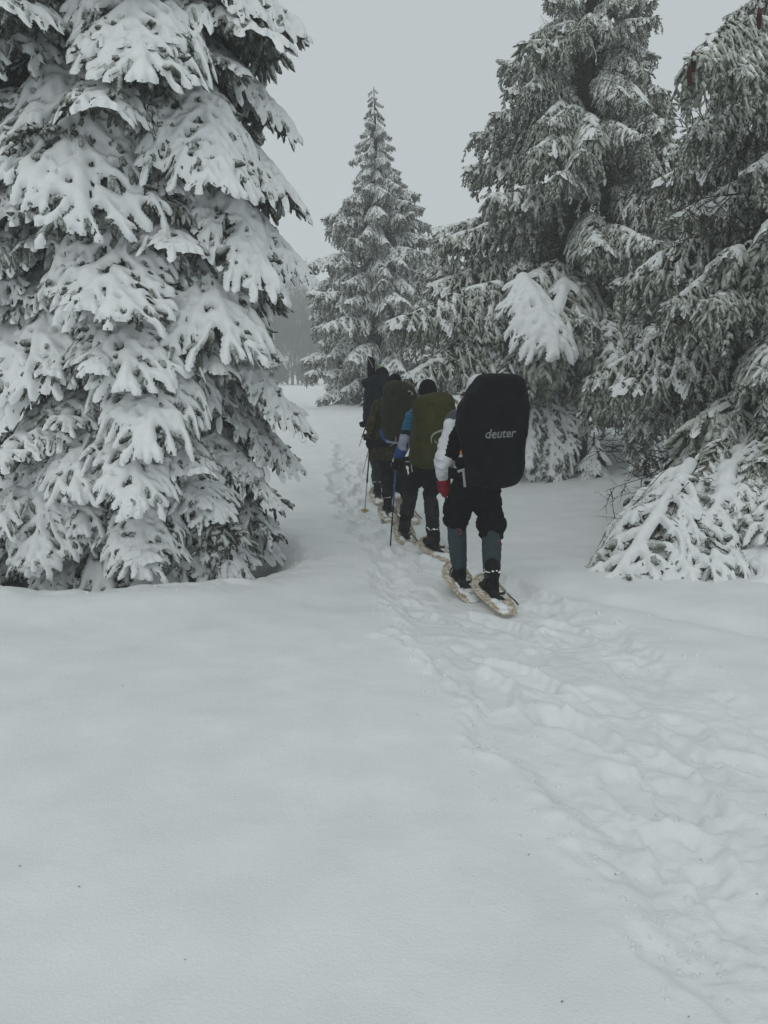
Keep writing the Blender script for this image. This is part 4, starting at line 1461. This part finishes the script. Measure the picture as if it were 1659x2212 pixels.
# ================= second hiker: camouflage jacket, dark olive cover
la, ra = foot(*z3p(405, 560)), foot(*z3p(680, 560))
Yc = (la.y * .6 + ra.y * .4)
print('H2 ankles', la, ra, Yc)
J2 = dict(pelvis=z2(545, 1310, Yc), waist=z2(550, 1130, Yc + .03), chest=z2(590, 830, Yc + .1), neck=z2(610, 580, Yc + .18), head=z2(615, 478, Yc + .24),
          lsh=z2(420, 760, Yc + .08), lel=z2(325, 1010, Yc - .02), lwr=z2(305, 1150, Yc + .16),
          rsh=z2(770, 770, Yc + .12), rel=z2(830, 1020, Yc + .05), rwr=z2(820, 1150, Yc + .3),
          lhip=z2(480, 1370, Yc), lkn=z2(520, 1640, Yc + .18), la=la, rhip=z2(630, 1370, Yc), rkn=z2(700, 1650, Yc + .05), ra=ra)
p2 = person('hiker in brown camouflage jacket and dark trousers under a dark olive rucksack', J2, R(12), None)
jacket(p2, J2, [M_CAMO], None, hem=-.04, puff=1.06, sleeve=1.15, wr=.012, seed=23)
trousers(p2, J2, [M_BLACK], w=.95, seed=25, to=.9)
boot(p2, la, R(7), R(8)); boot(p2, ra, R(16), R(12))
cap(p2, J2, M_BLACK)
hand2 = z2(300, 1215, Yc + .22)
tip2 = down(z2(228, 2040, 11.1), -.03)
glove(p2, J2['lwr'], hand2, (hand2 - tip2).normalized(), J2['lel'], M_BLACK, -Vector(J2['side']), seed=9, sc=1.15)
hr2 = J2['rwr'] + Vector((0, .07, -.03))
glove(p2, J2['rwr'], hr2, (0, -.2, 1), J2['rel'], M_BLACK, Vector(J2['side']), seed=10, sc=1.1)
pole('silver pole with a pale yellow basket planted left of the camouflaged hiker', hand2, tip2, M_DGREY, M_STEEL, M_YELP)
snowshoe('tan snowshoe on the left foot of the camouflaged hiker', down(Vector((la.x, la.y, 0)), .075), R(6), R(8), seed=5)
snowshoe('tan snowshoe on the trailing right foot of the camouflaged hiker', down(Vector((ra.x, ra.y, 0)), .09), R(16), R(15), seed=6)
yb = Yc - .13
o2 = z2(660, 1215, yb)
k2 = (z2(660, 425, yb + .1).z - o2.z) / 790
prof2 = [(0, 150, .14, 5), (60, 195, .2, 0), (200, 212, .24, 0), (450, 222, .26, 5), (620, 215, .25, 5), (700, 190, .22, -10), (790, 110, .15, -40)]
P2 = Pack('rucksack', 'dark olive covered rucksack with a small white tag worn over the camouflage jacket', o2, Euler((R(4), R(0), R(8))),
          rounded([(a * k2, b * k2, c, d * k2) for a, b, c, d in prof2], .08), M_OLIVED, n=2.6, folds=.014, seed=31)
harness(P2, J2, M_BLACK)
zz = lambda pts: [((x - 660) * k2, (1215 - y) * k2) for x, y in pts]
P2.ribbon(zz([(736, 545), (768, 568), (800, 592)]), [.03, .036, .03], M_WEB, 'cloth_tag')
P2.ribbon(zz([(746, 556), (765, 570), (782, 582)]), [.012, .022, .01], M_BLACK, 'tag_mark', .006)
P2.ribbon(zz([(772, 566), (788, 576)]), [.012, .012], M_REDC, 'tag_mark', .006)
b_ = [z2(462, 1050, Yc - .28), z2(480, 1110, Yc - .31), z2(540, 1170, Yc - .34)]
blob('lower_pocket', [limb([z2(470, 1080, Yc - .16), z2(520, 1165, Yc - .2), z2(640, 1190, Yc - .22)], [.05, .06, .05])], [M_LAV, M_BLUE], None, voxel=.012, smooth=3, wr=.006,
     pick=lambda c: (c[:, 0] < z2(505, 1100, Yc).x).astype(int))
put2(D.objects['lower_pocket'], P2.th)
plain('side_panel', strap([z2(456, 640, Yc - .12), z2(462, 720, Yc - .12), z2(458, 800, Yc - .12)], .03, .01), M_BLUE, None)
put2(D.objects['side_panel'], P2.th)
o = plain('drawcord', limb([z2(620, 1150, Yc - .38), z2(628, 1190, Yc - .4), z2(600, 1240, Yc - .4), z2(555, 1270, Yc - .38)], [.004] * 4, S=6), M_WEB, None); put2(o, P2.th)

# ================= leading hiker: navy rucksack with a black ski bag
la, ra = foot(*z3p(255, 320)), foot(*z3p(545, 270))
Yc = (la.y + ra.y) / 2
print('H1 ankles', la, ra, Yc)
J1 = dict(pelvis=z2(410, 1230, Yc), waist=z2(410, 1060, Yc + .03), chest=z2(425, 770, Yc + .1), neck=z2(440, 510, Yc + .18), head=z2(448, 392, Yc + .24),
          lsh=z2(300, 640, Yc + .1), lel=z2(262, 850, Yc + .02), lwr=z2(250, 975, Yc + .22),
          rsh=z2(570, 640, Yc + .1), rel=z2(610, 870, Yc), rwr=z2(600, 990, Yc + .2),
          lhip=z2(365, 1310, Yc), lkn=z2(385, 1570, Yc + .1), la=la, rhip=z2(475, 1310, Yc), rkn=z2(540, 1550, Yc + .2), ra=ra)
p1 = person('leading hiker in dark clothes and black hat with a lime green bobble', J1, R(8), None)
jacket(p1, J1, [M_NAVY], None, hem=.0, puff=1.0, seed=33)
trousers(p1, J1, [M_BROWNBLK], w=.98, seed=35, to=.9)
boot(p1, la, R(6), R(8)); boot(p1, ra, R(4), R(4))
cp = cap(p1, J1, M_BLACK, size=1.2)
bb = z2(440, 285, Yc + .22)
rgb = np.random.default_rng(4)
V, F = ball(bb, (.046, .045, .032), S=20, K=14)
V = np.asarray(V) + rgb.normal(0, .006, np.asarray(V).shape)
plain('bobble', (V, F), M_LIME, cp)
hand1 = z2(248, 1000, Yc + .25)
tip1 = z2(160, 1275, Yc + .95)
glove(p1, J1['lwr'], hand1, (hand1 - tip1).normalized(), J1['lel'], M_BLACK, -Vector(J1['side']), seed=11, sc=1.1)
hr1 = J1['rwr'] + Vector((0, .07, -.03))
glove(p1, J1['rwr'], hr1, (0, -.2, 1), J1['rel'], M_BLACK, Vector(J1['side']), seed=12, sc=1.1)
pole('thin pole swung forward in the left hand of the leading hiker', hand1, tip1, M_DGREY, M_STEEL, None)
g1 = z2(330, 1120, Yc + .35)
pole('pale pole planted ahead on the left of the leading hiker', g1, down(z2(205, 1530, 14.3), -.02), M_YELP, M_STEEL, None)
snowshoe('tan snowshoe on the left foot of the leading hiker', down(Vector((la.x, la.y, 0)), .07), R(5), R(9), seed=7)
snowshoe('tan snowshoe on the right foot of the leading hiker', down(Vector((ra.x, ra.y, 0)), .07), R(2), R(5), seed=8)
yb = Yc - .13
o1 = z2(385, 955, yb)
k1 = (z2(385, 375, yb + .05).z - o1.z) / 580
prof1 = [(0, 130, .14, 10), (60, 170, .2, 5), (200, 182, .24, 0), (380, 172, .25, 5), (440, 150, .22, 8), (480, 160, .24, 8), (580, 140, .18, 20)]
P1 = Pack('rucksack', 'navy rucksack with a rolled top carried by the leading hiker', o1, Euler((R(4), 0, R(6))),
          rounded([(a * k1, b * k1, c, d * k1) for a, b, c, d in prof1], .06), M_NAVY, n=2.6, folds=.010, seed=41)
harness(P1, J1, M_BLACK)
lid = blob('lid_roll', [limb([z2(245, 470, yb - .12), z2(380, 435, yb - .14), z2(505, 410, yb - .1)], [.075, .085, .07])], M_NAVY, None, voxel=.012, smooth=3, wr=.01, wscale=12)
put2(lid, P1.th)
sb = thing('ski_bag', 'black flat bag with slanted top standing up from the navy rucksack', 'bag', z2(318, 560, yb + .02), 0)
A, B_ = z2(318, 560, yb + .02), z2(312, 120, yb + .04)
w_ = .092
V, F = [], []
prb = [(-.5, 0), (.5, 0), (.5, .86), (.36, .93), (-.30, 1.0), (-.5, .97)]
hgt = B_.z - A.z
for yy in (-.025, .025):
    for x, t in prb:
        V.append((A.x + x * w_ * 1.2 + (B_.x - A.x) * t - .02 * (1 - t) * 0, A.y + yy, A.z + hgt * t))
n = len(prb)
F = [list(range(n)), list(range(n, 2 * n))[::-1]] + [[i, i + n, (i + 1) % n + n, (i + 1) % n] for i in range(n)]
me_bag = plain('sleeve', (V, F), M_BLACK, sb, smooth=False)
bv = me_bag.modifiers.new('b', 'BEVEL'); bv.width = .012; bv.segments = 3
plain('carry_cord', limb([z2(256, 125, yb - .03), z2(300, 185, yb - .03), z2(335, 265, yb - .03)], [.005, .005, .005], S=6), M_WEB, sb)

# ------------------------------------------------------------------ small spruces, low boughs, background
rg = random.Random(61)
def young(label, px, py, Y, h, n, w, name='young_spruce', lean=0):
    c = at(px, py, Y)
    t = thing(name, label, 'tree', (c.x, Y, gz(c.x, Y) - .08), rg.uniform(0, 6))
    obj('trunk', trunk_mesh(h, .03, lean, rg.randint(0, 99)), t)
    for k in range(n):
        u = (k + .5) / n
        add_bough(t, rg.choice(HEAVYS), .18 + u * (h - .25), k * 2.4 + rg.uniform(-.3, .3), w * (1.05 - .75 * u) * rg.uniform(.85, 1.1), -.05 + .25 * u)
    return t


young('low snow covered young spruce crouching between the hiker and the dark spruce', 1283, 1000, 13.6, .80, 15, .58)
young('slim young spruce with thick snow standing in front of the dark trunks', 1395, 985, 13.2, 1.30, 18, .42)
young('small snow capped spruce half hidden behind the slim young spruce', 1470, 960, 14.6, 1.2, 15, .45)

# low laden boughs of the two right-hand spruces, some lying on the snow
def rest(px, py, Y, h=.03):
    c = at(px, py, Y)
    return Vector((c.x, Y, gz(c.x, Y) + h))

LIE = lib(6, 900, L=(1.5, 1.8), Wd=(.46, .58), a0=(-26, -14), a1=(-46, -34), kd=(.3, .5), snow=.97, needle=M_NEEDLE, upturn=10,
          sstepd=.25, step=.13, shoot=.19, rs=.024, fill=0, sr=.72, inner=.25, under=1.0)
for i, (a_, b_) in enumerate([((1530, 950, 8.3), (1290, 1282, 6.75)), ((1560, 980, 8.3), (1395, 1300, 6.6)), ((1590, 990, 8.4), (1482, 1268, 6.95)),
                              ((1690, 1010, 8.2), (1606, 1318, 6.4)), ((1740, 1030, 8.2), (1662, 1322, 6.3))]):
    bough_to(t4, LIE[i % 6] if i not in (1, 4) else SPARSE[i], at(*a_), at(*b_), rg.uniform(-.15, .15))
    for dx_ in (-22, 22):
        bough_to(t4, RIME[(i * 2 + dx_) % 9], at(a_[0] + dx_, a_[1] + 25, a_[2] + .1), at(b_[0] + 24 + dx_, b_[1] - 42, b_[2] + .22) - Vector((0, 0, .02)), rg.uniform(-.2, .2))
for a_, b_ in [((1560, 900, 8.9), (1440, 1230, 7.5)), ((1600, 880, 8.9), (1520, 1210, 7.6)), ((1640, 900, 8.9), (1590, 1200, 7.4)), ((1700, 900, 8.9), (1650, 1190, 7.2)),
               ((1600, 860, 8.7), (1500, 1090, 7.5)), ((1680, 860, 8.7), (1570, 1080, 7.4)), ((1720, 880, 8.7), (1640, 1100, 7.3))]:
    bough_to(t4, rg.choice(RIME), at(*a_), at(*b_), rg.uniform(-.3, .3))
for a_, b_ in [((1690, 900, 8.6), (1540, 1120, 7.25)), ((1750, 900, 8.6), (1645, 1130, 7.0))]:
    bough_to(t4, rg.choice(SPARSE), at(*a_), at(*b_), rg.uniform(-.2, .2))
for a_, b_ in [((1140, 610, 14.8), (850, 690, 13.4)), ((1140, 670, 14.8), (885, 800, 13.2)), ((1160, 730, 14.6), (965, 865, 13.0)), ((1150, 760, 14.6), (1020, 890, 13.2)),
               ((1180, 680, 14.6), (1060, 860, 12.8))]:
    bough_to(t3, rg.choice(RIME), at(*a_), at(*b_), rg.uniform(-.2, .2))
for i, (a_, b_) in enumerate([((1180, 790, 14.4), (1195, 1025, 13.3)), ((1150, 800, 14.4), (1150, 985, 13.2)), ((1215, 830, 14.6), (1225, 960, 13.6)),
                              ((1120, 580, 14.4), (1208, 735, 12.9)), ((1140, 880, 14.2), (1185, 1030, 13.4))]):
    bough_to(t3, (SPARSE + HEAVYS)[(i * 2 + 1) % 14], at(*a_), at(*b_), rg.uniform(-.2, .2))


def bare_branch(seed, L=1.4, droop=-.25, n=16, r=.012, sub=3):
    """dead twiggy branch along +x"""
    rng = np.random.default_rng(seed)
    acc = Acc()
    t = np.linspace(0, 1, 9)
    P = np.stack([L * t, .08 * np.sin(t * 4 + seed) * t, droop * L * t ** 1.5 + .03 * np.sin(t * 9 + seed)], -1)
    acc.add(tubes(P[None], (r * (1 - .85 * t))[None], 5, .1, rng), 0)
    for k in range(n):
        u = rng.uniform(.15, .98)
        b = np.array([np.interp(u, t, P[:, i]) for i in range(3)])
        d = np.array([rng.uniform(.3, 1), rng.choice((-1, 1)) * rng.uniform(.5, 1), rng.uniform(-.5, .25)])
        d /= np.linalg.norm(d)
        ln = L * rng.uniform(.15, .42) * (1.1 - .6 * u)
        tt = np.linspace(0, 1, 5)
        Q_ = b + d * ln * tt[:, None] + np.array([0, 0, -.1 * ln]) * (tt ** 2)[:, None] + rng.normal(0, .012, (5, 3)) * tt[:, None]
        acc.add(tubes(Q_[None], (r * .45 * (1 - .7 * tt))[None], 4, .1, rng), 0)
        for q in range(sub):
            v = rng.uniform(.25, .95)
            c = np.array([np.interp(v, tt, Q_[:, i]) for i in range(3)])
            e = d + rng.normal(0, .6, 3); e /= np.linalg.norm(e)
            l2 = ln * rng.uniform(.2, .5)
            S_ = c + e * l2 * np.linspace(0, 1, 3)[:, None]
            acc.add(tubes(S_[None], np.array([[r * .28, r * .22, r * .12]]), 4, .1, rng), 0)
    return acc.mesh('dead_branch', [M_TWIG])


DEAD = [bare_branch(i, L=1.5, droop=d_, n=18) for i, d_ in enumerate((-.35, -.2, -.5, -.1))]
for k in range(30):
    az = rg.uniform(math.pi * .85, math.pi * 2.0)
    obj('dead_branch', rg.choice(DEAD), t3, (0, 0, rg.uniform(.4, 2.2)), (rg.uniform(-3, 3), rg.uniform(-.1, .35), az), rg.uniform(.9, 1.5))
for k in range(30):
    az = rg.uniform(math.pi * .75, math.pi * 1.75)
    obj('dead_branch', rg.choice(DEAD), t4, (0, 0, rg.uniform(.4, 2.4)), (rg.uniform(-3, 3), rg.uniform(-.05, .4), az), rg.uniform(.9, 1.5))
for k in range(10):       # snapped twigs sticking out over the lying boughs
    c = at(rg.uniform(1440, 1530), rg.uniform(1000, 1120), rg.uniform(7.5, 8.0)) - t4.location
    obj('dead_branch', rg.choice(DEAD), t4, c, (rg.uniform(-3, 3), rg.uniform(.1, .9), rg.uniform(math.pi * .9, math.pi * 1.4)), rg.uniform(.3, .6))
for k in range(22):       # bare twigs at the edges of the upper crown
    h = rg.uniform(4, 9)
    obj('dead_branch', rg.choice(DEAD), t3, (0, 0, h), (rg.uniform(-3, 3), rg.uniform(-.1, .3), rg.uniform(0, 6.28)), max(.3, (10 - h) * .27))
    obj('dead_branch', rg.choice(DEAD), t4, (0, 0, h * .8), (rg.uniform(-3, 3), rg.uniform(-.1, .3), rg.uniform(2, 4.5)), max(.3, (9 - h * .8) * .27))

# cones on the right-hand spruce
def cone_mesh():
    n, V, F = 90, [], []
    for i in range(n):
        u = i / n
        a_ = i * 2.39996
        rr = .019 * math.sin(math.pi * (.12 + .84 * u)) ** .7
        z = -.14 * u
        c = np.array([rr * .6 * math.cos(a_), rr * .6 * math.sin(a_), z])
        o_ = np.array([math.cos(a_), math.sin(a_), 0]); sd_ = np.array([-math.sin(a_), math.cos(a_), 0])
        b = len(V)
        V += [c - sd_ * .008, c + sd_ * .008, c + o_ * rr * .6 + sd_ * .006 - [0, 0, .016], c + o_ * rr * .75 - [0, 0, .021], c + o_ * rr * .6 - sd_ * .006 - [0, 0, .016]]
        F.append([b, b + 1, b + 2, b + 3, b + 4])
    v2, f2 = limb([(0, 0, .01), (0, 0, -.07), (0, 0, -.145)], [.005, .014, .004], S=8)
    return join([(np.array(V), F), (v2, f2)])


cone0 = plain('cone', cone_mesh(), M_CONE, None)
cone0.parent = t4
for i, (px, py, Y) in enumerate([(1497, 112, 7.25), (1489, 142, 7.22), (1640, 20, 7.3)]):
    o = cone0 if i == 0 else cone0.copy()
    if i: COL.objects.link(o)
    o.location = at(px, py, Y) - t4.location
    o.rotation_euler = (rg.uniform(-.15, .15), rg.uniform(-.15, .15), i)
    o.scale = (1.0,) * 3
for k in range(20):
    add_bough(t4, rg.choice(RIME + RIMES), rg.uniform(.9, 2.3), rg.uniform(math.pi * 1.16, math.pi * 1.95), rg.uniform(1.5, 2.2), rg.uniform(-.1, .25))
b_ = bough_to(t4, RIME[2], at(1680, 60, 8.6), at(1500, 120, 7.25))
bough_to(t4, RIME[4], at(1690, 40, 8.7), at(1580, 150, 7.4))


# ---- bare trees and far spruces in the haze
def bare_tree(seed, H=14):
    rng = np.random.default_rng(seed)
    ta, ba = Acc(), Acc()
    t = np.linspace(0, 1, 10)
    stems = []
    for k in range(rng.integers(1, 4)):
        lean = rng.normal(0, .07, 2)
        P = np.stack([lean[0] * H * t ** 1.2 + .12 * np.sin(t * 6 + k), lean[1] * H * t ** 1.2 + .12 * np.cos(t * 5 + k), H * t * rng.uniform(.85, 1) - .3], -1)
        stems.append(P)
        ta.add(tubes(P[None], (.14 * (1 - .9 * t) + .012)[None], 7, .05, rng), 0)
    def grow(P, r, lev):
        L_ = np.linalg.norm(P[-1] - P[0])
        n = {0: 30, 1: 8, 2: 5}[lev]
        PP, RR = [], []
        for k in range(n):
            u = rng.uniform(.2 if lev == 0 else .12, 1)
            i = u * (len(P) - 1)
            i0 = min(int(i), len(P) - 2)
            b = P[i0] + (P[i0 + 1] - P[i0]) * (i - i0)
            T = P[i0 + 1] - P[i0]; T /= np.linalg.norm(T)
            a_ = rng.uniform(0, 6.28)
            o_ = np.array([math.cos(a_), math.sin(a_), rng.uniform(-.1, .4)])
            d = T * rng.uniform(.5, 1.0) + o_ * rng.uniform(.5, .9); d /= np.linalg.norm(d)
            ln = L_ * (rng.uniform(.2, .34) * (1.15 - .7 * u) if lev == 0 else rng.uniform(.25, .5))
            tt = np.linspace(0, 1, 5)
            Q_ = b + d * ln * tt[:, None] + np.array([0, 0, .18 * ln]) * (tt ** 2)[:, None] + rng.normal(0, .03 * ln, (5, 3)) * tt[:, None]
            PP.append(Q_); RR.append(r * (1 - .75 * tt))
        ba.add(tubes(np.array(PP), np.array(RR), 4 if lev < 2 else 3, .05, rng), 0)
        if lev < 2:
            for Q_ in PP: grow(Q_, r * .5, lev + 1)
    for P in stems: grow(P, .045, 0)
    return ta.mesh('trunk', [M_GREYWOOD]), ba.mesh('branches', [M_GREYWOOD])


BARE = [bare_tree(i) for i in (3, 8, 14)]
for i, (px, py, Y) in enumerate([(548, 650, 96), (562, 618, 102), (577, 600, 108), (592, 588, 104), (604, 583, 112), (618, 592, 106), (628, 612, 98), (640, 640, 104), (650, 655, 95),
                                 (660, 668, 102), (671, 684, 97), (684, 700, 106), (700, 700, 112), (930, 560, 110), (948, 548, 104), (965, 565, 112), (40, 560, 104), (15, 580, 98)]):
    c = at(px, py, Y)
    g = gz(c.x, Y)
    t = thing('bare_tree', 'bare leafless tree fading into the haze far behind the spruces', 'tree', (c.x, Y, g), i * 1.7, 'bare trees in the haze')
    tm, bm_ = BARE[i % 3]
    sc = (c.z - g) / 13.7
    obj('trunk', tm, t, (0, 0, 0), (0, 0, 0), sc)
    obj('branches', bm_, t, (0, 0, 0), (0, 0, 0), sc)
SHRUB = bare_tree(21, 2.4)
for i, (px, Y) in enumerate([(585, 88), (605, 92), (625, 86), (645, 90), (662, 84), (680, 92), (696, 88)]):
    c = at(px, 830, Y)
    t = thing('bare_shrub', 'low bare shrub at the foot of the hazy leafless trees', 'shrub', (c.x, Y, gz(c.x, Y)), i * 2.1, 'bare shrubs below the hazy trees')
    obj('branches', SHRUB[1], t, (0, 0, 0), (0, 0, 0), (2.2, 2.2, 1.3))


def far_spruce(label, px, py, Y, rad, n, seed):
    rg_ = random.Random(seed)
    c = at(px, py, Y)
    g = gz(c.x, Y)
    H = c.z - g
    t = thing('far_spruce', label, 'tree', (c.x, Y, g), rg_.uniform(0, 6))
    obj('trunk', trunk_mesh(H, .02 * H, 0, seed), t)
    for k in range(n):
        u = (k + .5) / n
        add_bough(t, rg_.choice(PALE), .3 + u * (H - .4), k * 2.4 + rg_.uniform(-.3, .3), rad * (1.05 - .95 * u) * rg_.uniform(.8, 1.15), rg_.uniform(-.1, .2))
    return t


far_spruce('pale hazy spruce whose branches show behind the right flank of the big snowy spruce', 522, 520, 30, 1.5, 80, 71)
far_spruce('faint pale spruce in the haze between the slender spruce and the rimed one', 940, 520, 44, 2.8, 80, 73)
far_spruce('dim spruce glimpsed in the gap between the two rimed spruces on the right', 1350, 440, 30, 2.2, 70, 74)
far_spruce('dim second spruce behind the low branches of the right-hand spruces', 1450, 560, 26, 2.3, 70, 75)
far_spruce('dim spruce closing the gap behind the last hiker', 1130, 620, 30, 2.4, 70, 76)

# crumbs of snow kicked up along the track and dropped from the boughs
rng = np.random.default_rng(99)
CR = []
for k in range(900):
    y = 1.7 + 12 * rng.random() ** 1.7
    l_, r_ = np.interp(y, _ly, _lx), np.interp(y, _ry, _rx)
    w_ = rng.random()
    x = l_ + rng.normal(0, .10) if w_ < .5 else (rng.uniform(l_, r_) if w_ < .88 else r_ + rng.normal(0, .15))
    CR.append((x, y, rng.uniform(.003, .009) * (1.8 if rng.random() < .1 and y > 3.5 else 1)))
for k in range(60):
    a_ = rng.uniform(math.pi * 1.1, math.pi * 2.1); d_ = rng.uniform(1.45, 2.1)
    CR.append((TREE1.x + d_ * math.cos(a_), TREE1.y + d_ * math.sin(a_), rng.uniform(.005, .013)))
gzs = ground(np.array([c[0] for c in CR]), np.array([c[1] for c in CR]), True)
pc = []
for k, (x, y, r_) in enumerate(CR):
    V, F = ball((0, 0, 0), (1, 1, 1), S=7, K=5)
    V = np.asarray(V) * rng.uniform(.7, 1.3, (len(V), 1)) * r_ * rng.uniform(.7, 1.4, 3)
    pc.append((V + [x, y, gzs[k] + r_ * .25], F))
o = plain('snow_crumbs', join(pc), M_SNOW, None)
tag(o, 'small crumbs of snow scattered along the trampled trail', None, None, 'stuff')

# bits of bark and needles blown onto the snow
rng = np.random.default_rng(77)
acc = Acc()
for k in range(28):
    y = 1.9 + 6 * rng.random() ** 1.6
    x = rng.uniform(-.45, .42) * (y + .6)
    a_ = rng.uniform(0, 6.28); ln = rng.uniform(.004, .011)
    z = gz(x, y) + .003
    P = np.array([[x, y, z], [x + ln * .5 * math.cos(a_), y + ln * .5 * math.sin(a_), z + .004], [x + ln * math.cos(a_ + .3), y + ln * math.sin(a_ + .3), z + .001]])
    acc.add(tubes(P[None], np.array([[.0009, .0014, .0006]]), 5, .2, rng), 0)
tag(obj('needle_litter', acc.mesh('needle_litter', [M_TWIG])), 'scattered dark needles and bark bits on the snow', None, None, 'stuff')

# ------------------------------------------------------------------ haze
hz = D.materials.new('haze')
hz.use_nodes = True
tn = hz.node_tree
tn.nodes.remove(tn.nodes['Principled BSDF'])
pv = tn.nodes.new('ShaderNodeVolumePrincipled')
pv.inputs['Color'].default_value = (.92, .93, .93, 1)
pv.inputs['Density'].default_value = 0.0048
pv.inputs['Anisotropy'].default_value = 0.0
tn.links.new(pv.outputs['Volume'], tn.nodes['Material Output'].inputs['Volume'])
x0, x1, y0, y1, z0, z1 = -320, 321.5, -220, 400, -2.2, 13.5
V = [(x, y, z) for z in (z0, z1) for y in (y0, y1) for x in (x0, x1)]
Qh = [(0, 2, 3, 1), (4, 5, 7, 6), (0, 1, 5, 4), (1, 3, 7, 5), (3, 2, 6, 7), (2, 0, 4, 6)]
tag(obj('haze', mesh_np('haze', V, Qh, mats=[hz], smooth=False)), None, None, None, 'stuff')
